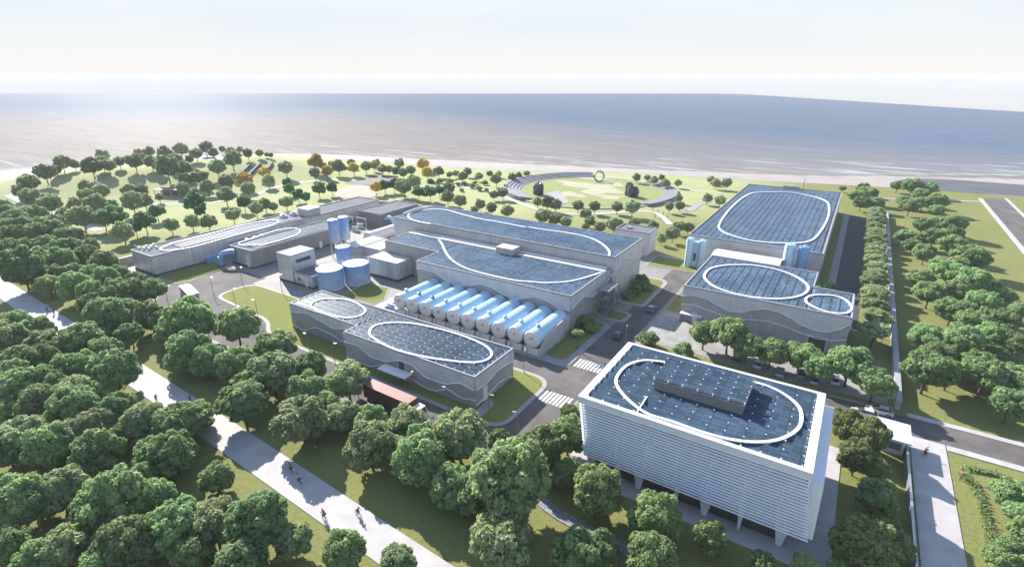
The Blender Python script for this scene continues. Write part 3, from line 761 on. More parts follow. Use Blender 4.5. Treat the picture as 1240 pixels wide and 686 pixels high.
mb = MB(); mb.tube([(a_[0] + 4.5, 288, eh), (a_[0] + 4.5, 288, eh + 6)], .12, 6); mb.build('mast', M['pole'], Eb, True)
openings(Eb, 'vent', [(-24, -22.5, 4.5, 7.0), (-19.5, -18, 5, 7.0)], 'S', 182, 'metal')

# --- F: smaller hall with big oval and small circle
Fb = thing('pump_hall', 'grey hall with large oval and small circle on its roof behind the parking lot', 'building', (-13, 146, 0))
fh = 9.5
shell(Fb, [(-31.5, 131.6), (5.7, 131.6), (5.7, 148.2), (-3.2, 148.2), (-3.2, 161), (-31.5, 161)], fh, M['facade'])
c6 = crop(810, 290, 4.9)
facade_wave(Fb, 'S', 131.6, -31.5, 5.7, fh - .05, S1(c6([(80, 330), (150, 328), (220, 345), (290, 385), (360, 420), (430, 430), (500, 412), (580, 408), (650, 425), (720, 460), (790, 505), (870, 535), (940, 545), (1010, 530), (1080, 500)]), 131.6),
            S1(c6([(75, 380), (150, 385), (230, 415), (300, 440), (400, 472), (500, 473), (580, 480), (680, 510), (780, 550), (880, 585), (960, 595), (1065, 595)]), 131.6))
facade_wave(Fb, 'E', 5.7, 131.6, 148.2, fh - .05, [(131.6, 7.4), (138, 4), (143, 5.5), (148.2, 4)], out=1)
solar(Fb, [(-31.2, -3.2, 131.9, 160.7), (-3.2, 5.4, 131.9, 147.9)], fh, 'y', 1.85, M['panel_far_y'], dots=2.4, margin=0.35, tilt=.05, gap=.22)
ring(Fb, c6([(390, 147), (500, 150), (620, 170), (730, 205), (800, 245), (828, 285), (800, 320), (720, 343), (600, 348), (480, 335), (360, 310), (270, 275), (220, 235), (212, 205), (245, 170), (310, 153)]), fh + .28, .75)
ring(Fb, c6([(905, 325), (980, 330), (1050, 355), (1085, 395), (1070, 425), (1020, 435), (940, 425), (870, 400), (820, 370), (815, 345), (850, 328)]), fh + .28, .65)
u, _ = atS(842, 378, 131.6); openings(Fb, 'door', [(u - .7, u + .7, .1, 3.0)], 'S', 131.6, 'white')
pbox(Fb, 'canopy', 'trim', u - 3.5, u + 2, 129.8, 131.3, 2.6, 2.75)
u, _ = atS(991, 405, 131.6); openings(Fb, 'door', [(u - 1.8, u + 1.8, .1, 3.6)], 'S', 131.6, 'brown_dark', frame='trim')

# white gabled shed and tall tanks between the two right-hand halls
SH = thing('white_shed', 'low white shed with a shallow pitched roof squeezed between the two right-hand solar halls', 'shed', (-23.5, 173, 0))
pbox(SH, 'wall', 'smooth_wall', -33, -14, 168.5, 178, 0, 6.6)
mb = MB(); mb.add([(-33.4, 168.1, 6.62), (-13.6, 168.1, 6.62), (-13.6, 173.2, 7.5), (-33.4, 173.2, 7.5), (-13.6, 178.4, 6.62), (-33.4, 178.4, 6.62),
    (-33.4, 168.1, 6.8), (-13.6, 168.1, 6.8), (-13.6, 173.2, 7.7), (-33.4, 173.2, 7.7), (-13.6, 178.4, 6.8), (-33.4, 178.4, 6.8)],
    [(6, 7, 8, 9), (9, 8, 10, 11), (0, 1, 7, 6), (4, 5, 11, 10), (1, 2, 8, 7), (2, 4, 10, 8), (3, 0, 6, 9), (5, 3, 9, 11), (0, 3, 2, 1), (3, 5, 4, 2)]); mb.build('roof', M['roof_white'], SH, True)
def tall_tank(x, y, r, h, mat, label, group=None):
    T = thing('storage_tank', label, 'tank', (x, y, 0), 0, group)
    mb = MB(); mb.lathe((0, 0), [(r * 1.02, 0), (r * 1.02, .4), (r, .42), (r, h - .5), (r * .85, h - .1), (r * .3, h)], 24); mb.build('shell', M[mat], T)
    mb = MB()
    for k in range(2):
        q = math.radians(-120 + 12 * k); mb.tube([(1.06 * r * math.cos(q), 1.06 * r * math.sin(q), .2), (1.06 * r * math.cos(q), 1.06 * r * math.sin(q), h + .6)], .05, 5)
    for k in range(int(h / .6)):
        z = .5 + .6 * k; q0, q1 = math.radians(-120), math.radians(-108)
        mb.tube([(1.06 * r * math.cos(q0), 1.06 * r * math.sin(q0), z), (1.06 * r * math.cos(q1), 1.06 * r * math.sin(q1), z)], .03, 4)
    mb.build('ladder', M['metal'], T)
    mb = MB(); mb.lathe((0, 0), [(r * .22, h - .05), (r * .22, h + .35), (r * .1, h + .4)], 10); mb.build('vent', M['white'], T)
    return T
tall_tank(-12.3, 177.5, 1.55, 12.2, 'tank_blue', 'pale sky-blue upright tank, left of the pair in front of the largest hall', 'upright tanks in front of the largest hall')
tall_tank(-8.5, 177.8, 1.55, 11.9, 'tank_deep', 'deeper blue upright tank, right of the pair in front of the largest hall', 'upright tanks in front of the largest hall')
tall_tank(-41.6, 175.6, 1.3, 9.9, 'tank_blue', 'pale blue upright tank, left of the pair at the largest hall corner', 'upright tanks by the main road end')
tall_tank(-37.9, 176.2, 1.3, 9.6, 'tank_blue', 'pale blue upright tank, right of the pair at the largest hall corner', 'upright tanks by the main road end')
T = thing('tank_tower', 'narrow pale blue panel tower with a dark slot joining two pale blue tanks', 'tower', (-39.8, 176.4, 0))
pbox(T, 'wall', 'tank_blue', -40.4, -39.1, 175.6, 177.4, 0, 8.6); openings(T, 'door', [(-40.1, -39.4, 2.2, 5)], 'S', 175.6, 'glass_dark')
for i, (x, y, r, h, lb) in enumerate(((0.2, 155.5, 1.5, 3.4, 'small white drum tank beside the green bush at the pump hall back corner'), (3.6, 153.5, 1.1, 2.6, 'smallest white drum tank at the pump hall back corner'))):
    T = thing('drum_tank', lb, 'tank', (x, y, 0)); mb = MB(); mb.lathe((0, 0), [(r, 0), (r, h * .75), (r * .8, h * .93), (r * .2, h)], 20); mb.build('shell', M['tank_white'], T)
    mb = MB(); mb.lathe((0, 0), [(r * .25, h - .05), (r * .25, h + .3)], 10); mb.build('hatch', M['metal'], T)
# access roof behind the small circle roof
T = thing('plant_room', 'low grey plant room with a terrace roof tucked behind the small roof circle', 'building', (0, 152, 0))
shell(T, rect(-3.0, 1.2, 148.5, 160.5), 3.2, M['smooth_wall'])

M['penthouse_wall'] = simple('penthouse_wall', (0.17, 0.168, 0.17), 0.85, var=.15, scale=.8)
# --- G: office with white louvers
G = thing('office_building', 'white louvred office block with solar roof and raised roof box, nearest of all buildings', 'building', (-13.5, 77, 0))
gz = 12.6
pbox(G, 'wall', 'glass_blue', -28.6, 1.7, 67.9, 87.2, 4.0, 12.4)
pbox(G, 'soffit', 'louver', -28.9, 2.4, 66.2, 87.6, 3.75, 4.0)
pbox(G, 'ground_floor', 'glass_dark', -27.2, 0.6, 67.2, 86.5, 0.1, 3.75)
mb = MB(); mb.sheet(rect(-29.6, 2.6, 66.8, 87.8), gz - .15); mb.build('roof', M['roof_grey'], G, True)
for nm, b in (('parapet', (-30.0, 2.9, 66.4, 67.2)), ('parapet', (-30.0, 2.9, 87.5, 88.1)), ('parapet', (-30.0, -28.9, 67.22, 87.48)), ('parapet', (1.8, 2.9, 67.22, 87.48))):
    pbox(G, nm, 'ring', *b, gz - .6, gz + .4)
nl = 20
for i in range(nl):
    z = 3.55 + (gz - 4.3) * i / (nl - 1); k = (gz - z) / 9.0
    yf = 66.45 - 1.5 * k; xr = 2.6 + 1.5 * k; xl = -29.8 + 2.0 * k
    mb = MB()
    mb.box(xl, xr, yf, yf + .26, z, z + .13)
    mb.box(xl - .25, xl + .3, yf + .27, 87.6, z, z + .13)
    mb.build('louver', M['louver'], G, True)
for x in np.arange(-27.5, 2, 4.6):
    mb = MB(); mb.add([(x, 65.4, 3.9), (x + .12, 65.4, 3.9), (x + .12, 67.0, 12.0), (x, 67.0, 12.0), (x, 65.9, 3.9), (x + .12, 65.9, 3.9), (x + .12, 67.3, 12.0), (x, 67.3, 12.0)], [(0, 1, 2, 3), (7, 6, 5, 4), (0, 4, 5, 1), (1, 5, 6, 2), (2, 6, 7, 3), (3, 7, 4, 0)])
    mb.build('louver_bracket', M['louver'], G, True)
# rows of metal sheets between the louvers catch the sky
mb = MB(); mb.add([(-29.0, 66.9, 11.9), (2.3, 66.9, 11.9), (3.6, 65.6, 3.9), (-27.2, 65.6, 3.9), (-29.0, 67.0, 11.9), (2.3, 67.0, 11.9), (3.6, 65.7, 3.9), (-27.2, 65.7, 3.9)], [(3, 2, 1, 0), (4, 5, 6, 7), (0, 1, 5, 4), (2, 3, 7, 6), (1, 2, 6, 5), (3, 0, 4, 7)])
M['mesh_screen'] = tiled('facade_mesh_screen', (0.40, 0.44, 0.53), (0.49, 0.53, 0.61), (0.28, 0.32, 0.40), 2.3, 1.1, True, 0.03, 0.3, 0.2)
mb.build('facade_screen', M['mesh_screen'], G, True)
pbox(G, 'side_wall', 'louver', 2.62, 2.95, 66.9, 87.3, 3.9, 12.0)
mb = MB(); mb.add([(3.0, 67.2, 11.2), (3.0, 87.6, 11.2), (4.4, 87.6, 11.2), (4.4, 67.2, 11.2), (3.0, 65.6, 3.6), (3.0, 87.6, 3.6), (4.6, 87.6, 3.6), (4.6, 65.6, 3.6)], [(3, 2, 1, 0), (4, 5, 6, 7), (0, 1, 5, 4), (1, 2, 6, 5), (2, 3, 7, 6), (3, 0, 4, 7)])
mb.build('side_screen', M['ring'], G, True)
for x in (-27.0, -22.5, -19.0, -13.2, -9.0, -4.2, 1.0):
    w = .95 if x in (-19.0, -9.0, 1.0, -27.0) else .4
    mb = MB(); mb.add([(x - w * .35, 66.2, 0), (x + w * .35, 66.2, 0), (x + w * .35, 66.9, 0), (x - w * .35, 66.9, 0), (x - w, 66.2, 3.75), (x + w, 66.2, 3.75), (x + w, 66.9, 3.75), (x - w, 66.9, 3.75)], [(3, 2, 1, 0), (4, 5, 6, 7), (0, 1, 5, 4), (1, 2, 6, 5), (2, 3, 7, 6), (3, 0, 4, 7)])
    mb.build('column', M['ring'], G, True)
solar(G, [(-28.8, 1.7, 67.3, 87.4)], gz - .15, 'x', 2.15, M['panel_x'], tilt=.34, dots=2.45, margin=.1, gap=.34)
cg = crop(680, 400, 2.4)
ring(G, cg([(300, 90), (240, 85), (190, 100), (160, 135), (165, 165), (200, 205), (250, 240), (320, 262), (400, 290), (480, 312), (560, 322), (630, 315), (680, 290), (697, 260), (690, 220), (650, 185), (600, 160), (560, 148)]), gz + .36, .62, False, .16)
mb = MB(); a0, a1 = at(*cg([(220, 237)])[0], gz + .3), at(*cg([(248, 193)])[0], gz + .3); mb.ribbon([a0, a1], .22, gz + .32, gz + .5); mb.build('roof_bar', M['ring'], G, True)
pbox(G, 'penthouse', 'penthouse_wall', -20.8, -7.2, 75.2, 84.0, gz - .1, 14.35)
pbox(G, 'penthouse_roof', 'roof_grey', -20.95, -7.05, 75.05, 84.15, 14.36, 14.45)
solar(G, [(-20.9, -7.1, 75.1, 84.1)], 14.45, 'x', 1.5, M['panel_x'], tilt=.25, dots=2.2, margin=.05, gap=.2)

# --- ten long pressure tanks on plinths
x_first, x_last = at(482.5, 368, 3.2)[0], at(641, 415.5, 3.2)[0]
ORD = ['first', 'second', 'third', 'fourth', 'fifth', 'sixth', 'seventh', 'eighth', 'ninth', 'tenth', 'eleventh', 'twelfth', 'thirteenth', 'fourteenth', 'fifteenth', 'sixteenth', 'seventeenth', 'eighteenth', 'nineteenth', 'twentieth', 'twenty-first']
LT = thing('pressure_tank', 'x', 'tank', (0, 0, 0), 0, 'long horizontal tanks in front of the process hall')
r = 2.08; zc = 3.75; prof = [(0, -0.32), (.85, -.3), (1.6, -.2), (1.97, 0.02), (2.08, .35)]
mb = MB(); n = 28; vs = []; L_ = 14.7
P2 = prof + [(2.08, L_ - .1), (1.9, L_), (0.9, L_)]
for rr, y in P2:
    for k in range(n):
        q = 2 * math.pi * k / n; vs.append((rr * math.cos(q), y, zc + rr * math.sin(q)))
fs = []
for i in range(len(P2) - 1):
    for k in range(n):
        fs.append((i * n + k, i * n + (k + 1) % n, (i + 1) * n + (k + 1) % n, (i + 1) * n + k))
fs.append(tuple((len(P2) - 1) * n + k for k in range(n - 1, -1, -1)))
mb.add(vs[n:], [tuple(j - n for j in f) for f in fs if min(f) >= n] + [tuple(range(n))], True)
mb.build('shell', M['tank_blue'], LT)
mb = MB(); mb.add([(rr * 1.006 * math.cos(2 * math.pi * k / n), y - .012, zc + rr * 1.006 * math.sin(2 * math.pi * k / n)) for rr, y in prof[1:] for k in range(n)], [(i * n + k, i * n + (k + 1) % n, (i + 1) * n + (k + 1) % n, (i + 1) * n + k) for i in range(3) for k in range(n)] + [tuple(range(n))], True); mb.build('end_cap', M['tank_white'], LT)
mb = MB(); mb.box(-2.0, 2.0, -.1, .6, 0, 1.75); mb.build('plinth', M['tank_white'], LT)
for y in (4.5, 9.0, 13):
    mb = MB(); mb.add([(-1.9, y - .3, 0), (1.9, y - .3, 0), (1.9, y + .3, 0), (-1.9, y + .3, 0), (-1.5, y - .3, 2.5), (1.5, y - .3, 2.5), (1.5, y + .3, 2.5), (-1.5, y + .3, 2.5)], [(3, 2, 1, 0), (4, 5, 6, 7), (0, 1, 5, 4), (1, 2, 6, 5), (2, 3, 7, 6), (3, 0, 4, 7)]); mb.build('saddle', M['tank_white'], LT)
mb = MB(); mb.tube([(.2, -.3, zc + .6), (.2, -.7, zc + .6)], .28, 10); mb.build('nozzle', M['metal'], LT); mb = MB(); mb.tube([(-.5, -.5, 1.9), (-.5, -.85, 1.9), (-.5, -.85, .4)], .13, 8); mb.build('drain_pipe', M['metal'], LT)
for y in (.5, L_ - .5):
    mb = MB(); mb.tube([(2.1 * math.cos(q), y, zc + 2.1 * math.sin(q)) for q in np.linspace(0, 2 * math.pi, 29)[:-1]], .06, 5, True)
    mb.build('weld_band', M['tank_white'], LT)
for i in range(10):
    x = x_first + (x_last - x_first) * i / 9
    lb = f'long blue horizontal tank on a pale plinth, {ORD[i]} from the left of ten'
    if i == 0: T = LT; T.location = (x, 94.4, 0); T['label'] = lb
    else: T = dup(LT, (x, 94.4, 0), 0, 1.0, lb)
    if i < 3:
        mb = MB(); mb.lathe((0, 3.2), [(.5, zc + 1.8), (.5, zc + 2.6), (.35, zc + 2.7)], 12); mb.build('manhole', M['metal'], T)
T = thing('pipe_manifold', 'low dark blue pipe manifold on the paving left of the ten tanks', 'pipes', (-100.5, 98, 0))
mb = MB()
for k in range(4): mb.tube([(-102 + .9 * k, 95.2, .5), (-102 + .9 * k, 104, .5), (-102 + .9 * k, 104.4, 1.4)], .16, 8)
mb.build('pipe', M['tank_deep'], T, True)
mb = MB(); mb.tube([(-102.6, 96.5, .95), (-97.8, 96.5, .95)], .22, 8); mb.build('header_pipe', M['tank_deep'], T, True)
for y in (95.6, 100, 103): pbox(T, 'support', 'conc', -102.5, -98.9, y - .15, y + .15, 0, .36)
T = thing('containment_wall', 'grey side wall rising beside the right-most long tank', 'wall', (-52.4, 101, 0))
mb = MB(); X0, X1 = x_last + 2.15, x_last + 2.45
prof = [(94.3, 0), (94.3, 1.8), (95.5, 2.8), (97.5, 3.7), (100, 4.4), (103, 4.8), (109.0, 5.0), (109.0, 0)]
vs = [(X0, y, z) for y, z in prof] + [(X1, y, z) for y, z in prof]; m_ = len(prof)
mb.add(vs, [tuple(range(m_)), tuple(range(2 * m_ - 1, m_ - 1, -1))] + [(i, m_ + i, m_ + (i + 1) % m_, (i + 1) % m_) for i in range(m_)]); mb.build('wall', M['smooth_wall'], T, True)

# --- left: buildings A, B and the process yard
A = thing('intake_building', 'longest low silver building at the left edge of the plant with pale roof', 'building', (-188, 120, 0))
shell(A, rect(-195.2, -182, 74, 172), 6.5, M['steel_wall'])
pbox(A, 'plinth', 'dark', -195.3, -181.9, 73.9, 172, 0, .7)
pbox(A, 'lean_to', 'pipe_blue', -181.98, -180.4, 90, 104, 0, 1.9)
solar(A, [(-193.8, -183.4, 84, 130)], 6.5, 'y', 1.7, M['panel_glare'], margin=.4, tilt=.08)
ca = crop(150, 230, 5.715)
ring(A, ca([(250, 405), (290, 385), (400, 350), (600, 300), (800, 245), (1000, 208), (1065, 212), (1050, 232), (900, 275), (700, 330), (500, 385), (380, 408), (290, 415)]), 6.78, .38)
for k in range(7):
    mb = MB(); x, y = -194 + (k % 3) * 1.7, 76 + k * .75; mb.lathe((x, y), [(.28, 6.5), (.28, 7.0), (.42, 7.05), (.42, 7.35), (.1, 7.5)], 10); mb.build('roof_fan', M['white'], A, True)
B = thing('filter_building', 'dark-sided silver building beside the longest one, with an oval line on its roof', 'building', (-168, 112, 0))
shell(B, rect(-174.5, -162.4, 95.2, 134), 6.0, M['dark_wall'])
pbox(B, 'plinth', 'dark', -174.6, -162.3, 95.1, 134.1, 0, .6)
openings(B, 'lit_end_face', [(-171, -162.8, .8, 5.7)], 'S', 95.2, 'steel_wall')  # pale end sheet against dark walls: lit and shaded faces put into colour
openings(B, 'door', [(-165.4, -163.9, .3, 4.2)], 'S', 95.08, 'white'); openings(B, 'door', [(122, 123.2, .2, 2.6)], 'E', -162.4, 'white', out=1)
solar(B, [(-173.4, -163.4, 98, 127)], 6.0, 'y', 1.7, M['panel_glare'], margin=.4, tilt=.08)
ring(B, crop(250, 250, 7.22)([(285, 315), (340, 295), (480, 245), (620, 205), (740, 185), (810, 200), (815, 225), (760, 255), (620, 300), (480, 330), (380, 335), (300, 332)]), 6.28, .38)
T = thing('link_building', 'low pale roof link between the two silver buildings on the left', 'building', (-178, 106, 0))
shell(T, rect(-181.6, -174.7, 100, 118), 4.6, M['steel_wall'], 'roof_white')
for k in range(3):
    mb = MB(); mb.lathe((-178.5, 104 + 3 * k), [(.4, 4.6), (.4, 5.3), (.6, 5.35), (.6, 5.7), (.1, 5.9)], 10); mb.build('roof_fan', M['metal'], T, True)
T = thing('elbow_pipe', 'big blue elbow pipe diving from the dark building into the ground by the left lawn', 'pipe', (-172, 92, 0))
px, py = -174.3, 91.5
mb = MB(); mb.tube(smooth_curve([(-171.0, 95.0, 4.6), (-172.3, 93.6, 4.6), (-173.6, 92.2, 4.2), (-174.3, 91.4, 3.0), (-174.4, 91.3, 0)], False, 5), .95, 14); mb.build('pipe', M['pipe_blue'], T, True)
mb = MB(); mb.lathe((-174.4, 91.3), [(1.4, 0), (1.4, .35), (1.2, .4)], 16); mb.build('flange', M['dark'], T, True)
# cube building and its low wing
T = thing('cube_building', 'tall silver box building with a dark slot window, left of the round blue silos', 'building', (-142.5, 98, 0))
shell(T, rect(-146.0, -139.2, 93.6, 102.4), 9.0, M['steel_wall'], 'roof_white', .15)
pbox(T, 'plinth', 'dark', -146.1, -139.1, 93.5, 102.5, 0, .7)
openings(T, 'window', [(95.3, 100.5, 6.3, 7.4)], 'E', -139.2, 'glass_dark', out=1, frame='metal')
T = thing('low_wing', 'low silver wing with a white door at the foot of the tall silver box building', 'building', (-134.5, 97.5, 0))
shell(T, rect(-139.0, -130.6, 93.9, 102.2), 3.9, M['steel_wall'], 'roof_grey', .15)
pbox(T, 'plinth', 'dark', -139.0, -130.5, 93.8, 102.3, 0, .6)
openings(T, 'window', [(-137.4, -136.2, 1.6, 2.5)], 'S', 93.9, 'glass_dark'); openings(T, 'door', [(-134, -132.8, .2, 2.6)], 'S', 93.9, 'white')
# blue silos
def silo(x, y, r, h, z0, label, legs=False):
    T = thing('blue_silo', label, 'silo', (x, y, 0), 0, 'blue silos in the process yard')
    mb = MB(); mb.lathe((0, 0), [(r * (.6 if legs else 1), z0), (r, z0 + (.9 if legs else .05)), (r, h - .35), (r * 1.0, h - .05), (r * .7, h + .15), (0.15, h + .3)], 32); mb.build('shell', M['silo'], T)
    mb = MB(); mb.lathe((0, 0), [(r * .97, h - .02), (r * .6, h + .22), (.2, h + .36)], 32); mb.build('roof', M['tank_white'], T)
    if legs:
        for k in range(4):
            q = math.pi / 4 + k * math.pi / 2; mb = MB(); mb.tube([(r * .85 * math.cos(q), r * .85 * math.sin(q), 0), (r * .85 * math.cos(q), r * .85 * math.sin(q), z0 + 1.2)], .16, 6); mb.build('leg', M['tank_white'], T)
    else:
        mb = MB(); mb.tube([(r * 1.01 * math.cos(q), r * 1.01 * math.sin(q), h + .75) for q in np.linspace(0, 2 * math.pi, 25)[:-1]], .05, 4, True)
        for k in range(12):
            q = k * math.pi / 6; mb.tube([(r * 1.01 * math.cos(q), r * 1.01 * math.sin(q), h - .1), (r * 1.01 * math.cos(q), r * 1.01 * math.sin(q), h + .75)], .04, 4)
        mb.build('railing', M['trim'], T)
    return T
silo(-127.5, 98.2, 3.9, 6.2, 0, 'wide squat blue silo nearest the long front building, front left of its pair')
silo(-124.0, 105.4, 3.9, 6.4, 0, 'wide squat blue silo behind right of its twin, near the small grey filter box')
silo(-136.0, 111.0, 2.4, 8.2, 0, 'blue silo at the foot of the two tall silos, against the white-topped building')
silo(-149.0, 118.6, 1.75, 13.6, 5.2, 'tall deep blue silo on white legs, left of the tall pair', True)
silo(-149.0, 123.2, 1.75, 13.6, 5.2, 'tall lighter blue silo on white legs, right of the tall pair', True)
T = thing('filter_building', 'silver box with a white roof in the corner notch of the process hall', 'building', (-119.5, 115.3, 0))
shell(T, rect(-126, -113.3, 111.9, 118.7), 6.0, M['steel_wall'], 'roof_white', .12)
pbox(T, 'plinth', 'dark', -126.2, -113.1, 111.7, 118.6, 0, .8)
openings(T, 'door', [(115.5, 116.4, .8, 4.6)], 'E', -113.3, 'metal', out=1)
T = thing('chemical_building', 'white-roofed block behind the silos, between them and the process hall', 'building', (-136, 124, 0))
shell(T, rect(-142.5, -136.2, 116.6, 130), 6.0, M['smooth_wall'], 'roof_white', .12)
shell(T, rect(-136.15, -128, 119.2, 130), 5.9, M['smooth_wall'], 'roof_white', .12) 
mb = MB(); vs = []; T = thing('horizontal_vessel', 'fat white horizontal vessel lying behind the white-roofed block', 'tank', (-150, 142, 2.4))
mb.tube([(-1.0 + 0, -7, 0), (0 - 1, -6.8, 0), (-1, 7, 0), (-1, 7.4, 0)], [1.2, 2.3, 2.3, 1.2], 22); mb.build('shell', M['tank_white'], T)
for y in (-4, 4):
    mb = MB(); mb.box(-2.8, .8, y - .4, y + .4, -2.4, -1.2); mb.build('saddle', M['conc'], T)
# far process yard behind
T = thing('pretreatment_building', 'dark-walled flat building at the back of the process yard with a blue arched pipe', 'building', (-170, 165, 0))
shell(T, rect(-176, -163, 154, 177), 6.0, M['dark_wall'])
openings(T, 'door', [(-173.2, -171.6, .2, 3.4)], 'S', 154, 'metal')
T = thing('arched_pipe', 'light blue arched pipe leaving the dark building at the back of the process yard', 'pipe', (-161, 158, 0))
mb = MB(); mb.tube(smooth_curve([(-163.0, 157, 3.6), (-161.5, 157, 4.4), (-159.8, 157, 4.2), (-158.8, 157, 3.0), (-158.6, 157, 0)], False, 6), .9, 14); mb.build('pipe', M['tank_blue'], T, True)
mb = MB(); mb.lathe((-158.6, 157), [(1.3, 0), (1.3, .3), (1.1, .35)], 14); mb.build('flange', M['metal'], T, True)
T = thing('rooftop_unit', 'tan cube plant unit standing on the far end of the longest silver building', 'plant unit', (-186, 137, 6.5))
mb = MB(); mb.box(-3.2, 3.2, -3, 3, 0.03, 3.0); mb.build('casing', M['smooth_wall'], T); mb = MB(); mb.box(-3.3, 3.3, -3.1, 3.1, 3.01, 3.15); mb.build('lid', M['roof_white'], T)
mb = MB()
for k in range(5): mb.box(3.21, 3.26, -2.4, 2.4, .5 + .45 * k, .62 + .45 * k)
mb.build('grille', M['metal'], T)
for k, (x, y, lb) in enumerate(((-190.5, 128, 'small white fan unit on the longest silver building, nearer of the three'), (-190.8, 133, 'small white fan unit on the longest silver building, middle of the three'), (-190.5, 140, 'small white fan unit on the longest silver building, farthest of the three'))):
    T = thing('fan_unit', lb, 'fan unit', (x, y, 6.5), 0, 'roof fan units'); mb = MB(); mb.box(-1.1, 1.1, -1.1, 1.1, .03, 1.1); mb.build('casing', M['tank_white'], T)
    mb = MB(); mb.lathe((0, 0), [(.8, 1.1), (.8, 1.6), (.65, 1.6), (.65, 1.2)], 14); mb.build('fan_ring', M['metal'], T)
# transformer gantries: white frames and ribbed transformers
random.seed(3)
gi = 0
for iy in range(3):
    for ix in range(2):
        x, y = -176.5 + 0 - ix * 0 + (-157 + 160) * 0, 0
spots = [(-180, 142), (-176.5, 145), (-173, 141.5), (-169.5, 145.5), (-179, 149), (-171.5, 150)]
for i, (x, y) in enumerate(spots):
    T = thing('transformer', f'pale ribbed transformer in the far process yard, {ORD[i]} of six from the left', 'transformer', (x, y, 0), random.uniform(-.1, .1), 'transformers in the far yard')
    mb = MB(); mb.box(-1.1, 1.1, -.8, .8, 0, 2.0); mb.build('casing', M['tank_white'], T)
    mb = MB()
    for k in range(8): mb.box(-1.0 + .27 * k, -.92 + .27 * k, .81, 1.3, .3, 1.8)
    mb.build('radiator', M['metal'], T)
    for k in range(3):
        mb = MB(); mb.lathe((-.7 + .7 * k, 0), [(.14, 2.0), (.2, 2.15), (.12, 2.3), (.2, 2.45), (.12, 2.6), (.18, 2.75), (.05, 3.3)], 8); mb.build('bushing', M['brick_brown'], T)
for i, (x, y) in enumerate(((-181.5, 146.5), (-174.8, 147.2), (-168, 148))):
    T = thing('gantry', f'white steel busbar gantry over the far transformers, {("left", "middle", "right")[i]} of three', 'gantry', (x, y, 0), 0, 'gantries in the far yard')
    mb = MB()
    for a in (-2.6, 2.6): mb.tube([(a, 0, 0), (a, 0, 5.4)], .13, 6)
    mb.tube([(-2.9, 0, 5.2), (2.9, 0, 5.2)], .13, 6)
    for a in (-1.5, 0, 1.5): mb.tube([(a, 0, 5.2), (a, 0, 4.2)], .07, 5)
    mb.build('frame', M['white'], T)
# walls and fences
def wall(name, label, pts, w, h, mat, cap=None, cat='wall'):
    c = pts[len(pts) // 2]; T = thing(name, label, cat, (c[0], c[1], 0))
    mb = MB(); mb.ribbon(pts, w, -.1, h); mb.build('panel' if name == 'boundary_fence' else 'body', M[mat], T, True)
    if cap: mb = MB(); mb.ribbon(pts, w + .16, h + .005, h + .1); mb.build('coping', M[cap], T, True)
    return T
wall('boundary_wall', 'dark boundary wall running behind the longest silver building and the process hall', [(-203, 66), (-204.5, 120), (-206, 178), (-190, 184.5), (-150, 189), (-110, 191), (-70, 190.5)], .4, 2.6, 'brick_brown' if False else 'dark_wall')
wall('perimeter_wall', 'long straight grey wall with pale top running from beach to gate road', [(15.6, 113.4), (15.6, 200), (15.6, 292)], .9, 1.9, 'conc', 'roof_edge')
wall('boundary_fence', 'dark grey fence with a hedge foot between the office garden and the pale gate path', [(16.3, 50), (16.3, 80), (16.3, 101.2)], .18, 1.9, 'pole', 'metal', 'fence')
mb = MB(); mb.sheet(rect(16.4, 17.25, 50, 101), .06); struct('lawn', mb, M['grass'])
# gatehouse
T = thing('gatehouse', 'small white gatehouse with a wide flat canopy roof over the gate road edge', 'gatehouse', (14, 100, 0))
pbox(T, 'wall', 'white', 12.8, 16.0, 97.6, 102.0, 0, 2.8); pbox(T, 'roof', 'ring', 11.7, 16.7, 97.0, 103.3, 2.82, 3.1)
openings(T, 'window', [(13.4, 15.4, 1.0, 2.2)], 'S', 97.6, 'glass_blue', frame='metal'); openings(T, 'window', [(98.2, 99.6, 1.0, 2.2)], 'E', 16.0, 'glass_blue', out=1); openings(T, 'door', [(100.3, 101.3, .05, 2.2)], 'E', 16.0, 'metal', out=1)
for x, y in ((11.95, 97.3), (11.95, 103.0)): pbox(T, 'post', 'white', x - .1, x + .1, y - .1, y + .1, 0, 2.82)
# pavilion in the hill park
x, y = hit(207, 236)
T = thing('park_pavilion', 'brown-roofed open pavilion beside the hill path in the far left park', 'pavilion', (x, y, float(hill_h(x, y))), .55)
mb = MB(); mb.box(-7, 7, -3.5, 3.5, 3.0, 3.3); mb.build('roof', M['brick_brown'], T)
mb = MB(); mb.box(-7.4, 7.4, -4, 4, -.3, .2); mb.build('floor', M['path'], T); mb = MB(); mb.box(-6.5, 6.5, 2.6, 2.9, .2, 3.0); mb.build('back_wall', M['conc'], T)
for a in (-6.4, -2.2, 2.2, 6.4):
    mb = MB(); mb.box(a - .15, a + .15, -3.2, -2.9, .2, 3.0); mb.build('post', M['white'], T)
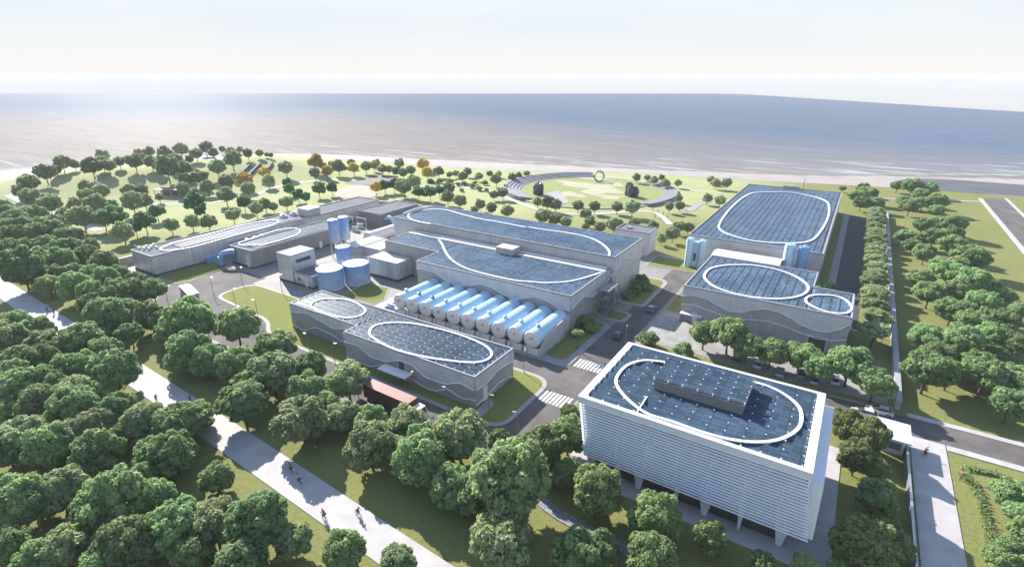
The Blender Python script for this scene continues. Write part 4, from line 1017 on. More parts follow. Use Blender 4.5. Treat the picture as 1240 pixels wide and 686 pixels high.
# dark terrace steps standing in for the shadow wedge on the hill's right flank
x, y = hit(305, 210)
T = thing('shadow_terrace', 'dark terrace steps standing in for shadow on the right flank of the park hill', 'wall', (x, y, float(hill_h(x, y))))
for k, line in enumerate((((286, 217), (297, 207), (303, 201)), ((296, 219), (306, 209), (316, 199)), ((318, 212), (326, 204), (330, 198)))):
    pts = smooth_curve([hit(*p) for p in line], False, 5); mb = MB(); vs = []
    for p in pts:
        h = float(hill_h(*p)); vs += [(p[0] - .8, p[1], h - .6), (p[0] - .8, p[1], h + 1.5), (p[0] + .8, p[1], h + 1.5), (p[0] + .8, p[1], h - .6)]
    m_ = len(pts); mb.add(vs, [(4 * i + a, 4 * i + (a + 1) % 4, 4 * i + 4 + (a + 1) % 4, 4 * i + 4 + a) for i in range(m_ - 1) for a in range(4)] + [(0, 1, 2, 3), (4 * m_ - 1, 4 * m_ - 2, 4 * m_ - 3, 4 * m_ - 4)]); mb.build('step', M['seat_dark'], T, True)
# --- round plaza
PC = np.array([-124.0, 275.0])
def circ(r, a0=0, a1=360, n=72): return [(PC[0] + r * math.cos(math.radians(a0 + (a1 - a0) * i / n)), PC[1] + r * math.sin(math.radians(a0 + (a1 - a0) * i / n))) for i in range(n + (0 if a1 - a0 >= 360 else 1))]
mb = MB(); mb.sheet(circ(46), .10); struct('plaza', mb, M['path'])
mb = MB(); mb.sheet(circ(43.5), .14); struct('lawn', mb, M['park_grass'])
random.seed(11)
for k, (px, py, rx, ry) in enumerate(((705, 224, 26, 9), (728, 231, 17, 13), (690, 236, 14, 7), (745, 224, 9, 6), (672, 240, 9, 6), (738, 239, 12, 6), (715, 216, 20, 5))):
    cx_, cy_ = at(px, py); pts = []
    for i in range(24):
        q = 2 * math.pi * i / 24; w = 1 + .22 * math.sin(3 * q + k) + .12 * math.sin(5 * q + 2 * k)
        pts.append((cx_ + rx * .62 * w * math.cos(q), cy_ + ry * .9 * w * math.sin(q)))
    pts = [p if np.hypot(*(np.array(p) - PC)) < 42 else tuple(PC + (np.array(p) - PC) * 42 / np.hypot(*(np.array(p) - PC))) for p in pts]
    mb = MB(); mb.sheet(pts, .18 + .012 * k); struct('gravel_bed', mb, M['beige'])
mb = MB(); mb.sheet([at(*p) for p in ((676, 231), (690, 246), (670, 249), (655, 236))], .29); struct('paving', mb, M['pave'])
def seat_band(name, label, a0, a1, steps, w, h0, mat, rr=39.5):
    c = PC + rr * np.array([math.cos(math.radians((a0 + a1) / 2)), math.sin(math.radians((a0 + a1) / 2))])
    T = thing(name, label, 'seating', (c[0], c[1], 0))
    for k in range(steps):
        mb = MB(); mb.ribbon(circ(rr + k * w, a0, a1, 60), w * .98, 0.1, h0 * (k + 1)); mb.build('step', M[mat], T, True)
    return T
seat_band('amphitheatre', 'curved grey stepped seating along the left of the round park', 112, 248, 5, 1.9, .42, 'seat_stone')
seat_band('amphitheatre', 'curved grey stepped seating along the right of the round park', -28, 62, 4, 1.9, .4, 'seat_stone', 41)
seat_band('garden_wall', 'low pale curved wall along the near edge of the round park', 250, 330, 1, .9, .5, 'kerb', 46)
def rocks(px, py, label, seed):
    x, y = at(px, py); T = thing('rock_sculpture', label, 'sculpture', (x, y, .15)); random.seed(seed)
    for k in range(8):
        bm = bmesh.new(); bmesh.ops.create_icosphere(bm, subdivisions=2, radius=1.0)
        for v in bm.verts: v.co *= random.uniform(.8, 1.15)
        q = random.uniform(0, 6.28); d = random.uniform(.6, 3.4); s_ = random.uniform(1.7, 2.8)
        bmesh.ops.transform(bm, matrix=Matrix.Translation((d * math.cos(q), d * math.sin(q), s_ * 1.1)) @ Matrix.Diagonal((s_ * .75, s_ * .7, s_ * 1.5, 1)), verts=bm.verts)
        me = bpy.data.meshes.new('boulder'); bm.to_mesh(me); bm.free(); o = link(bpy.data.objects.new('boulder', me)); me.materials.append(M['rock']); o.parent = T
rocks(651, 236, 'cluster of dark upright rocks on the left of the round park lawn', 1)
rocks(764, 238, 'cluster of dark upright rocks on the right of the round park lawn', 2)
x, y = at(725, 220); T = thing('ring_sculpture', 'open ring-shaped arch sculpture at the sea side of the round park', 'sculpture', (x, y, 0), ANG)
mb = MB(); mb.tube([(2.9 * math.cos(q), 0, 3.4 + 2.9 * math.sin(q)) for q in np.linspace(0, 2 * math.pi, 33)[:-1]], .5, 8, True); mb.build('hoop', M['pole'], T)
mb = MB(); mb.box(-2, 2, -1.2, 1.2, 0, .8); mb.build('base', M['conc'], T)
# ------------------------------------------------------------------ trees
def leaf_mesh(name, pts, nrm, size, val, g):
    n = len(pts)
    nrm = nrm / np.linalg.norm(nrm, axis=1, keepdims=True)
    ref = np.where(np.abs(nrm[:, 2:3]) < .9, np.array([[0, 0, 1.]]), np.array([[1., 0, 0]]))
    u = np.cross(nrm, ref); u /= np.linalg.norm(u, axis=1, keepdims=True); w = np.cross(nrm, u)
    q = g.uniform(0, 2 * np.pi, n)[:, None]; a = u * np.cos(q) + w * np.sin(q); b = -u * np.sin(q) + w * np.cos(q)
    s = size[:, None]
    bend = nrm * s * g.uniform(-.25, .25, (n, 1))
    V = np.stack([pts - a * s, pts - b * s * .62 + bend, pts + a * s, pts + b * s * .62 + bend], 1).reshape(-1, 3)
    me = bpy.data.meshes.new(name)
    me.vertices.add(4 * n); me.vertices.foreach_set('co', V.ravel())
    me.loops.add(4 * n); me.loops.foreach_set('vertex_index', np.arange(4 * n, dtype=np.int32))
    me.polygons.add(n); me.polygons.foreach_set('loop_start', np.arange(0, 4 * n, 4, dtype=np.int32)); me.polygons.foreach_set('loop_total', np.full(n, 4, dtype=np.int32))
    me.update(); at_ = me.attributes.new('leaf', 'FLOAT', 'POINT'); at_.data.foreach_set('value', np.repeat(val, 4).astype(np.float32))
    me.validate(); return me
def crown_mesh(name, seed, R, zc, az, lobes, n, leaf, lob=(.36, .52), flat=1.0, low=-.45, spread=.62):
    g = np.random.default_rng(seed)
    C = []; Rr = []; sep = .36 if lobes < 20 else (.27 if lobes < 45 else .2)
    for k in range(lobes):
        for _ in range(40):
            d = g.normal(size=3); d /= np.linalg.norm(d)
            if d[2] < low: continue
            c = d * spread * R * g.uniform(.75, 1.12)
            if all(np.linalg.norm(c - o) > sep * R for o in C): break
        C.append(c); Rr.append(R * g.uniform(*lob))
    C.append(np.zeros(3)); Rr.append(R * (.55 if lobes < 20 else .7)); C = np.array(C); Rr = np.array(Rr)
    P = []; Nn = []; L = []
    per = np.maximum(20, (n * Rr ** 2 / (Rr ** 2).sum()).astype(int))
    for k in range(len(C)):
        d = g.normal(size=(per[k], 3)); d /= np.linalg.norm(d, axis=1, keepdims=True)
        sc_ = np.array([1, 1, flat])
        rad = Rr[k] * (1 + .16 * np.sin(d[:, :1] * 7 + k) * np.cos(d[:, 1:2] * 6 + 2 * k) + g.normal(0, .05, (per[k], 1)))
        p = C[k] + d * rad * sc_
        keep = np.ones(len(p), bool)
        for j in range(len(C)):
            if j != k: keep &= np.linalg.norm((p - C[j]) / sc_, axis=1) > Rr[j] * .8
        p = p[keep]; d = d[keep]
        P.append(p); Nn.append(d * 1.0 + g.normal(0, .48, d.shape) + np.array([0, 0, .15])); L.append(np.clip(g.uniform(.15, .75) + g.normal(0, .18, len(p)), 0, 1))
    P = np.concatenate(P); Nn = np.concatenate(Nn); L = np.concatenate(L)
    P[:, 2] *= az / R; P[:, 2] += zc
    return leaf_mesh(name, P, Nn, leaf * g.uniform(.65, 1.35, len(P)), L, g)
def trunk_mesh(seed, h, zc, R, az, r0):
    g = random.Random(seed); mb = MB()
    lean = (g.uniform(-.2, .2), g.uniform(-.2, .2))
    mb.tube([(0, 0, -.3), (0, 0, .15), (lean[0] * .4, lean[1] * .4, h * .5), (lean[0], lean[1], h), (lean[0] * 1.5, lean[1] * 1.5, zc + az * .3)], [r0 * 1.5, r0 * 1.1, r0 * .85, r0 * .7, r0 * .25], 8)
    for k in range(5):
        q = k * 1.257 + g.uniform(-.3, .3); l = R * g.uniform(.5, .72); z1 = zc + az * g.uniform(-.25, .35)
        mb.tube([(lean[0], lean[1], h * .92), (lean[0] + .45 * l * math.cos(q), lean[1] + .45 * l * math.sin(q), h + .55 * (z1 - h)), (l * math.cos(q), l * math.sin(q), z1)], [r0 * .5, r0 * .34, r0 * .14], 6)
    return mb.mesh('trunk')
PROTO = {}
def proto(key, leafmat, R, zc, az, h, r0, nvar, **kw):
    PROTO[key] = []
    for i in range(nvar):
        s_ = sum(ord(c) for c in key) * 13 + i
        cm = crown_mesh('crown', s_, R, zc, az, **kw); cm.materials.append(M[leafmat])
        tm = trunk_mesh(s_, h, zc, R, az, r0); tm.materials.append(M['bark'])
        PROTO[key].append((cm, tm, R, zc))
#      key        leaves        R    zc   az   h    r0
proto('wood', 'leaf_wood', 4.5, 4.8, 4.5, 2.2, .26, 6, lobes=40, n=9500, leaf=.36, lob=(.17, .30), spread=.78, low=-.55)
proto('pale', 'leaf_pale', 4.2, 4.6, 3.8, 2.4, .24, 3, lobes=36, n=7000, leaf=.36, lob=(.17, .30), spread=.78, low=-.5)
proto('spread', 'leaf_wood', 4.6, 5.3, 3.5, 3.0, .26, 5, lobes=36, n=8000, leaf=.37, flat=.95, low=-.42, lob=(.17, .30), spread=.78)
proto('big', 'leaf_wood', 5.5, 7.2, 6.2, 2.8, .32, 2, lobes=64, n=15000, leaf=.38, lob=(.13, .23), spread=.82)
proto('park', 'leaf_park', 4.0, 5.4, 3.9, 2.6, .22, 5, lobes=24, n=3800, leaf=.46, lob=(.2, .33), spread=.74)
proto('bright', 'leaf_bright', 4.0, 5.4, 3.8, 2.8, .2, 3, lobes=16, n=3000, leaf=.48, lob=(.2, .34), spread=.76)
proto('autumn', 'leaf_autumn', 4.0, 5.6, 3.9, 2.8, .22, 2, lobes=22, n=3600, leaf=.46, lob=(.2, .33), spread=.74)
proto('street', 'leaf_olive', 3.0, 3.7, 3.3, 1.2, .16, 3, lobes=40, n=9000, leaf=.23, lob=(.16, .26), spread=.8)
proto('umbrella', 'leaf_pale', 3.8, 5.2, 2.2, 3.6, .2, 4, lobes=28, n=5200, leaf=.36, flat=.75, low=-.15, lob=(.18, .30), spread=.78)
proto('bush', 'leaf_wood', 2.0, 1.3, 1.5, .4, .1, 3, lobes=14, n=2200, leaf=.24, lob=(.24, .36), spread=.7)
trng = random.Random(5)
def plant(name, kind, x, y, R, label, cat='tree', group=None, vi=None, z=None):
    cm, tm, R0, zc0 = PROTO[kind][trng.randrange(len(PROTO[kind])) if vi is None else vi]
    t = thing(name, label, cat, (x, y, float(hill_h(x, y)) * 1.0 - .02 if z is None else z), trng.uniform(0, 6.28), group)
    s_ = R / R0 * trng.uniform(.96, 1.04); t.scale = (s_, s_, s_ * trng.uniform(.93, 1.08))
    for nm, me_ in (('trunk', tm), ('crown', cm)):
        o = bpy.data.objects.new(nm, me_); link(o); o.parent = t
    return t
NFIX = set()
def clump(name, kind, look, where, group, pts, cat='tree', rmul=None, sort=0, word='from the left'):
    """trees given by where their crowns show in the survey photo; each stands where its sight line meets the ground at its own height"""
    pts = sorted(pts, key=lambda p: p[sort]); n = len(pts)
    for i, p in enumerate(pts):
        k = p[3] if len(p) > 3 else kind
        vk = 'pale' if (k == 'wood' and trng.random() < .16) else k
        cm, tm, R0, zc0 = PROTO[k][0]
        zc = zc0; rm = rmul or ((1.17 if 'wood left' in where or 'lower left' in where or 'far wood' in where or 'wood edge' in where else 1.07) * (.92 if 'overhang' in where else 1) if name == 'wood_tree' else (1.02 if name == 'meadow_tree' else (1.0 if name == 'park_tree' else 1.06)))
        for _ in range(3):
            x, y = hit(p[0], p[1], zc)
            R = p[2] * rm * depth(x, y, zc) / F; zc = zc0 * R / R0
        lk = look if k == kind else {'autumn': 'golden autumn tree', 'bright': 'bright green leafy tree', 'park': 'dark rounded tree', 'pale': 'pale-leaved tree', 'wood': 'broad green tree', 'big': 'very large tree', 'spread': 'spreading tree'}[k]
        nm = 'autumn_tree' if k == 'autumn' else name
        lab = f'{lk} {where}' if n == 1 else f'{lk} {where}, {ORD[i]} {word}'
        plant(nm, vk, x, y, R, lab, cat, group)
    return
WG = 'trees of the wood along the promenade'
clump('wood_tree', 'wood', 'broad green tree', 'in the far wood left of the silver building', WG, [(10, 303, 11), (30, 299, 10), (56, 298, 12), (73, 303, 11), (87, 301, 12), (103, 311, 12), (49, 313, 13), (75, 317, 15), (40, 285, 12), (92, 288, 11), (18, 288, 12)])
clump('wood_tree', 'wood', 'broad green tree', 'at the wood edge below the park hill', WG, [(10, 261, 12), (22, 266, 13), (40, 262, 12), (8, 278, 13), (30, 277, 12), (50, 276, 12), (64, 282, 12), (78, 290, 11), (110, 296, 8), (5, 250, 8)])
clump('wood_tree', 'wood', 'broad green tree', 'between far promenade and longest silver building', WG, [(26, 324, 21, 'big'), (125, 319, 15), (89, 330, 12), (109, 332, 12), (128, 338, 14), (145, 331, 12), (59, 347, 13), (91, 348, 17), (110, 357, 14), (70, 333, 13), (50, 332, 13)])
clump('wood_tree', 'wood', 'broad green tree', 'between promenade and white lorry', WG, [(140, 349, 12), (136, 364, 16), (161, 355, 17), (164, 341, 11), (185, 352, 15, 'spread'), (129, 382, 22), (182, 383, 17), (158, 405, 14, 'spread'), (196, 390, 14), (110, 370, 14), (154, 376, 14)])
clump('wood_tree', 'wood', 'broad green tree', 'between promenade and lawn corner', WG, [(231, 388, 28), (287, 395, 23, 'spread'), (227, 425, 25), (252, 438, 19), (288, 437, 22), (332, 418, 23, 'spread'), (330, 452, 26, 'pale'), (371, 447, 15), (301, 466, 16), (205, 405, 15)])
clump('wood_tree', 'wood', 'broad green tree', 'between promenade and red trailer lorry', WG, [(292, 484, 27, 'spread'), (365, 508, 29), (371, 472, 22), (421, 461, 23, 'pale'), (416, 505, 20), (449, 507, 19), (491, 513, 23, 'pale'), (447, 538, 29), (512, 537, 22), (376, 446, 16), (395, 492, 18)])
clump('wood_tree', 'wood', 'broad green tree', 'between promenade and road bend', WG, [(509, 558, 32), (557, 531, 30, 'pale'), (548, 590, 26), (618, 582, 44, 'big'), (530, 556, 20), (480, 545, 20), (575, 600, 24)])
clump('wood_tree', 'wood', 'broad green tree', 'on the near bank right of the promenade', WG, [(606, 657, 34), (697, 670, 29), (726, 662, 22), (790, 678, 28), (975, 684, 15), (1015, 690, 12)])
clump('wood_tree', 'wood', 'broad green tree', 'overhanging the left promenade edge', WG, [(416, 664, 27), (482, 682, 22, 'pale'), (355, 655, 22), (313, 633, 34, 'big'), (262, 578, 20), (220, 507, 33, 'spread'), (211, 550, 28), (240, 500, 18), (185, 515, 20, 'pale')])
clump('wood_tree', 'wood', 'broad green tree', 'in the wood left of the promenade, far strip', WG, [(3, 392, 12), (23, 391, 13), (47, 400, 14), (51, 415, 15), (16, 412, 18), (3, 402, 13), (30, 405, 14)])
clump('wood_tree', 'wood', 'broad green tree', 'in the wood left of the promenade, second strip', WG, [(98, 411, 20), (119, 408, 12), (126, 425, 18), (138, 450, 23), (80, 445, 16), (105, 443, 16), (47, 438, 17), (21, 439, 16), (10, 455, 19), (49, 460, 19), (72, 425, 14)])
clump('wood_tree', 'wood', 'broad green tree', 'in the wood left of the promenade, third strip', WG, [(23, 468, 19), (91, 474, 18, 'pale'), (48, 487, 21), (90, 492, 23), (143, 496, 18), (112, 517, 19), (175, 512, 21, 'pale'), (7, 497, 12), (118, 476, 15), (66, 470, 15)])
clump('wood_tree', 'wood', 'broad green tree', 'in the wood left of the promenade, fourth strip', WG, [(28, 527, 25), (58, 540, 23), (77, 533, 18), (119, 546, 23), (185, 550, 20), (10, 592, 17), (72, 592, 26, 'pale'), (8, 545, 20), (145, 530, 13), (175, 577, 16)])
clump('wood_tree', 'wood', 'broad green tree', 'in the wood at the lower left corner', WG, [(23, 608, 27), (136, 602, 33, 'big'), (112, 615, 20), (190, 601, 20), (77, 666, 24), (154, 660, 30), (194, 641, 16), (211, 637, 28), (259, 632, 26, 'pale'), (292, 682, 27), (44, 680, 20), (235, 672, 20), (120, 690, 22), (10, 660, 20)])
NG = 'trees of the meadow right of the perimeter wall'
clump('meadow_tree', 'spread', 'spreading green tree', 'in the meadow clump nearest the beach', NG, [(1087, 224, 8), (1105, 226, 11), (1126, 227, 10), (1115, 237, 10), (1094, 243, 8), (1102, 249, 11), (1118, 244, 10), (1134, 244, 12), (1134, 255, 9)])
clump('meadow_tree', 'spread', 'spreading green tree', 'in the middle meadow clump beside the perimeter wall', NG, [(1117, 273, 11), (1137, 270, 11), (1154, 272, 13), (1096, 284, 11), (1112, 288, 11), (1131, 288, 13), (1155, 284, 11), (1105, 298, 10), (1154, 297, 15), (1120, 307, 12), (1138, 318, 11), (1176, 311, 19), (1159, 323, 13)])
clump('meadow_tree', 'spread', 'spreading green tree', 'in the meadow clump opposite the pump hall', NG, [(1115, 337, 14), (1126, 355, 17), (1148, 330, 17), (1176, 340, 19), (1154, 354, 15), (1154, 374, 19), (1192, 368, 20), (1215, 357, 13), (1180, 388, 19), (1218, 386, 17), (1236, 374, 12), (1200, 345, 11)])
clump('meadow_tree', 'spread', 'spreading green tree', 'in the meadow clump beside the gate road', NG, [(1122, 407, 19), (1203, 407, 17), (1166, 412, 24), (1229, 417, 17), (1138, 430, 19), (1183, 437, 19), (1124, 447, 29), (1150, 452, 20), (1194, 451, 26), (1224, 489, 23), (1229, 454, 19), (1208, 430, 15), (1245, 470, 20)])
clump('meadow_tree', 'spread', 'spreading green tree', 'at the right edge below the gate road', NG, [(1227, 597, 23), (1238, 622, 19), (1230, 668, 21), (1211, 680, 18), (1246, 645, 20)])
# the row along the wall
for i in range(20):
    y = 141 + i * 7.2
    plant('row_tree', 'umbrella', 11.0 + trng.uniform(-.4, .4), y + trng.uniform(-.8, .8), 3.4 * trng.uniform(.9, 1.08), f'flat-topped tree in the row along the perimeter wall, {ORD[i]} from near end', 'tree', 'row of flat-topped trees along the wall')
clump('row_tree', 'spread', 'spreading green tree', 'behind the wall row, by the beach', NG, [(1020, 228, 4), (1050, 234, 11), (1043, 245, 9), (1060, 246, 9), (1036, 238, 8), (1046, 228, 8)])
# parking lot trees
clump('lot_tree', 'spread', 'green shade tree', 'in the kerb strip along the parking lot', 'shade trees along the parking lot', [(853, 405, 17), (883, 405, 22), (905, 421, 18), (935, 424, 21), (970, 430, 20), (992, 444, 19), (1029, 442, 25), (1060, 464, 22)])
clump('bush', 'bush', 'round green bush', 'on the office corner by the main road', 'bushes', [(827, 424, 13), (785, 411, 13)], 'bush')
clump('bush', 'bush', 'clipped dark bush', 'against the front of the pump hall', 'bushes', [(856, 384, 8), (874, 380, 6), (914, 395, 8), (940, 403, 8), (968, 407, 9), (1016, 418, 9)], 'bush')
clump('bush', 'bush', 'green bush', 'beside the white drum tanks', 'bushes', [(1000, 349, 11)], 'bush')
# main road verge
clump('bush', 'bush', 'leafy bush', 'on the verge beside the main road', 'bushes', [(708, 388, 11), (716, 396, 9), (697, 402, 8), (777, 341, 10), (768, 352, 9), (760, 357, 7), (784, 348, 7)], 'bush')
# office garden
clump('garden_tree', 'street', 'small dense rounded tree', 'around the office front', 'rounded trees around the office', [(656, 545, 24), (688, 527, 22), (687, 571, 18), (722, 597, 28), (794, 626, 28), (860, 651, 20), (604, 534, 13), (630, 538, 9), (690, 500, 12), (922, 682, 14), (668, 560, 12)])
clump('garden_tree', 'street', 'small dense rounded tree', 'in the garden strip between office and gatehouse', 'rounded trees around the office', [(1028, 517, 17), (1054, 528, 20), (1014, 503, 10), (1037, 555, 19), (1060, 568, 14), (1061, 600, 20), (1048, 656, 32), (1077, 657, 24)])
# far park
PG = 'trees of the seaside park'
clump('park_tree', 'park', 'dark rounded tree', 'on the near left foot of the park hill', PG, [(35, 220, 11), (24, 231, 8), (35, 239, 12), (59, 245, 13), (77, 258, 8), (64, 272, 13), (90, 248, 8), (99, 262, 15)])
clump('park_tree', 'park', 'dark rounded tree', 'along the left skyline of the park hill', PG, [(54, 208, 11), (68, 206, 6), (75, 197, 9), (90, 199, 6), (111, 201, 11), (123, 188, 8), (131, 200, 8), (144, 195, 7), (124, 196, 8), (163, 196, 9)])
clump('park_tree', 'park', 'dark rounded tree', 'in the middle slope of the park hill', PG, [(104, 226, 8), (105, 236, 10), (123, 232, 9), (115, 247, 13), (133, 247, 8), (138, 261, 15, 'bright'), (156, 230, 9), (160, 245, 12), (170, 231, 8), (175, 243, 9), (125, 265, 11)])
clump('park_tree', 'park', 'dark rounded tree', 'on the crest of the park hill, left half', PG, [(167, 184, 5), (180, 183, 7), (199, 186, 8), (219, 181, 8), (237, 184, 7), (212, 193, 7), (183, 195, 8), (202, 203, 13), (223, 203, 9), (192, 200, 7), (172, 190, 5), (230, 193, 5)])
clump('park_tree', 'park', 'dark rounded tree', 'on the crest of the park hill, right half', PG, [(249, 180, 8), (258, 185, 6), (269, 181, 4), (279, 184, 6), (290, 181, 4), (300, 186, 6), (281, 193, 10), (314, 185, 5), (323, 187, 3), (263, 202, 10), (328, 188, 3), (346, 204, 8)])
clump('park_tree', 'park', 'dark rounded tree', 'around the brown-roofed pavilion', PG, [(241, 213, 10), (225, 217, 8), (221, 228, 8), (251, 225, 9), (274, 220, 9), (273, 235, 11), (193, 239, 5), (235, 232, 6), (296, 218, 9, 'autumn'), (300, 229, 9), (320, 208, 7, 'autumn'), (325, 218, 7)])
clump('park_tree', 'bright', 'bright green leafy tree', 'behind the silver building near end', PG, [(189, 255, 10), (175, 268, 12), (163, 274, 10), (235, 245, 13), (242, 255, 8), (295, 245, 9), (207, 272, 9, 'park'), (232, 268, 9, 'park'), (252, 268, 9, 'park'), (148, 279, 12, 'park')])
clump('park_tree', 'park', 'dark rounded tree', 'behind the silver building far end', PG, [(282, 259, 9), (310, 253, 8), (321, 248, 7), (346, 244, 8), (331, 250, 6), (347, 221, 6, 'bright'), (350, 228, 7, 'bright'), (361, 236, 7, 'bright'), (370, 239, 6, 'bright'), (386, 229, 8, 'bright'), (402, 228, 7, 'bright')])
clump('park_tree', 'park', 'dark rounded tree', 'behind the dark stone terrace', PG, [(382, 196, 9, 'autumn'), (390, 200, 5), (381, 209, 7), (396, 207, 7, 'autumn'), (401, 198, 4), (410, 202, 8), (428, 203, 7, 'autumn'), (425, 197, 5), (443, 201, 7), (453, 201, 5, 'autumn'), (456, 197, 5), (463, 204, 6), (471, 205, 5, 'autumn')])
clump('park_tree', 'park', 'dark rounded tree', 'right of the sandy court', PG, [(455, 227, 7, 'autumn'), (466, 225, 7, 'bright'), (477, 224, 7, 'bright'), (489, 226, 10), (500, 220, 8), (484, 198, 6), (480, 206, 7, 'bright'), (498, 206, 6), (512, 198, 8, 'autumn'), (517, 209, 7, 'autumn'), (531, 206, 7), (488, 209, 6)])
clump('park_tree', 'park', 'dark rounded tree', 'seaward of the garden left of the round park', PG, [(544, 211, 4), (552, 210, 4), (560, 213, 6), (566, 208, 5), (580, 213, 5), (593, 210, 4), (604, 210, 4), (601, 217, 7), (620, 214, 5), (628, 212, 4), (638, 210, 4), (609, 234, 6), (598, 235, 6)])
clump('park_tree', 'bright', 'bright green leafy tree', 'behind the process hall back corner', PG, [(507, 232, 8), (521, 233, 8), (532, 231, 6), (543, 228, 8, 'park'), (542, 238, 8, 'park'), (557, 243, 8, 'park'), (581, 247, 7, 'park'), (575, 254, 5, 'park'), (595, 252, 7, 'park'), (614, 255, 8, 'park')])
clump('park_tree', 'park', 'dark rounded tree', 'between process hall and round park', PG, [(651, 243, 7), (663, 245, 8), (673, 248, 7), (700, 249, 7), (720, 250, 7), (657, 262, 9), (672, 265, 8), (685, 268, 8), (709, 258, 7), (714, 267, 7), (727, 274, 7), (709, 274, 5)])
clump('park_tree', 'park', 'dark rounded tree', 'near the small annex roof', PG, [(747, 250, 7), (766, 251, 9), (744, 271, 10), (768, 270, 8), (791, 273, 7), (815, 282, 9), (822, 275, 7), (833, 275, 7), (801, 289, 6)])
clump('park_tree', 'park', 'dark rounded tree', 'on the lawn between round park and largest hall', PG, [(771, 215, 5), (784, 215, 4), (792, 218, 5), (806, 221, 6), (801, 215, 4), (821, 221, 5), (861, 217, 5), (867, 221, 6), (880, 222, 6), (857, 240, 6), (872, 242, 7), (822, 240, 5), (823, 249, 6), (811, 250, 6)])
# low clipped shrubs in the gardens left of the round park
clump('bush', 'bush', 'low dark clipped shrub', 'in the gravel garden by the round park', 'bushes', [(521, 219, 4), (533, 219, 4), (545, 219, 4), (555, 223, 3), (562, 222, 4), (572, 225, 4), (580, 228, 4), (589, 230, 3), (575, 221, 3), (587, 221, 4), (559, 230, 3)], 'bush')
# young palms by the process hall corner
def palm(x, y, h, label):
    T = thing('palm_tree', label, 'palm', (x, y, .1), trng.uniform(0, 6), 'young palms on the verge')
    mb = MB(); mb.tube([(0, 0, -.2), (.03, 0, h * .5), (.1, .05, h)], [.16, .12, .1], 8); mb.build('trunk', M['bark'], T)
    g = np.random.default_rng(int(x * 10) % 97); P = []; Nn = []
    for k in range(11):
        q = k * .571; 
        for t in np.linspace(.1, 1, 12):
            r = 1.5 * t; P.append((.1 + r * math.cos(q), .05 + r * math.sin(q), h + .5 * t - .95 * t * t)); Nn.append((g.normal(0, .4), g.normal(0, .4), 1))
    me_ = leaf_mesh('crown', np.array(P), np.array(Nn, float), np.full(len(P), .22), g.uniform(.3, 1, len(P)), g); me_.materials.append(M['leaf_olive'])
    o = link(bpy.data.objects.new('crown', me_)); o.parent = T
for px, py, h, lb in ((699, 424, 5.0, 'young palm on the verge beside the last long tank, nearer the crosswalk'), (718, 402, 5.0, 'young palm on the verge below the process hall corner, farther from the crosswalk')):
    x, y = at(px, py); palm(x, y, h, lb)
# tufts on the meadow below the gate road: ground cover
g = np.random.default_rng(4); P = []; 
for line, n in (([(1170, 568), (1195, 572), (1218, 578)], 500), ([(1166, 575), (1180, 586), (1186, 605), (1195, 632), (1200, 660), (1204, 684)], 1200)):
    L_ = [np.array(at(*p)) for p in line]
    for _ in range(n):
        k = g.integers(0, len(L_) - 1); t = g.uniform(); p = L_[k] * (1 - t) + L_[k + 1] * t + g.normal(0, .35, 2); P.append((p[0], p[1], g.uniform(.05, .5)))
P = np.array(P); me_ = leaf_mesh('grass_tufts', P, g.normal(0, 1, P.shape) + np.array([0, 0, .4]), g.uniform(.12, .26, len(P)), g.uniform(0, .8, len(P)), g); me_.materials.append(M['leaf_wood'])
tag(link(bpy.data.objects.new('grass_tufts', me_)), 'tall grass tufts growing in curved lines on the meadow below the gate road', 'grass', None, 'stuff')

# ------------------------------------------------------------------ lamps
LAMP = None
def lamp(px, py, label, h=5.2, rz=0.0):
    global LAMP
    x, y = at(px, py)
    if LAMP is None:
        LAMP = thing('street_lamp', label, 'lamp', (x, y, 0), rz, 'street lamps along the plant roads')
        mb = MB(); mb.lathe((0, 0), [(.2, 0), (.2, .25), (.08, .3)], 10); mb.build('base', M['pole'], LAMP)
        mb = MB(); mb.tube([(0, 0, .25), (0, 0, 5.0), (.05, 0, 5.2), (.7, 0, 5.35)], [.085, .06, .055, .045], 8); mb.build('post', M['pole'], LAMP)
        mb = MB(); mb.box(.35, 1.0, -.13, .13, 5.32, 5.42); mb.build('lamp_head', M['metal'], LAMP)
    else: dup(LAMP, (x, y, 0), rz, 1.0, label)
for i, (px, py, lb) in enumerate(((258.6, 356, 'street lamp at the sharp left corner of the big lawn'), (286, 372, 'street lamp on the left kerb of the big lawn, first below its corner'), (313, 386, 'street lamp on the left kerb of the big lawn by its bend'), (293.5, 343, 'street lamp at the far corner of the big lawn facing the elbow pipe'), (341.7, 353.5, 'street lamp on the far kerb of the big lawn near the tall silver box'), (375.6, 429, 'street lamp in front of the near building, by its stepped-back left part'), (406, 441, 'street lamp in front of the near building at its stepped corner'), (499, 480, 'street lamp in front of the near building beside its entrance canopy'), (543, 498, 'street lamp in front of the near building right of the red trailer'), (592, 507, 'street lamp on the shaded lawn beside the sloping entrance ramp'), (634.5, 451, 'street lamp on the lawn tip by the first crosswalk'), (627, 530, 'street lamp at the road bend below the lower crosswalk'), (436, 494, 'street lamp on the promenade side kerb by the red trailer'), (346, 448, 'street lamp on the promenade side kerb below the big lawn'), (204.5, 370, 'street lamp on the asphalt left of the white lorry'), (186, 336, 'street lamp at the near corner of the longest silver building'), (1062, 433, 'pale street lamp in the shade right of the pump hall'), (1033, 425, 'street lamp at the right corner of the pump hall'), (810, 366, 'street lamp on the grass strip left of the pump hall'), (757, 420, 'street lamp on the road edge behind the office roof corner'))):
    lamp(px, py, lb, rz=(0.3, 1.8, 3.4)[i % 3])
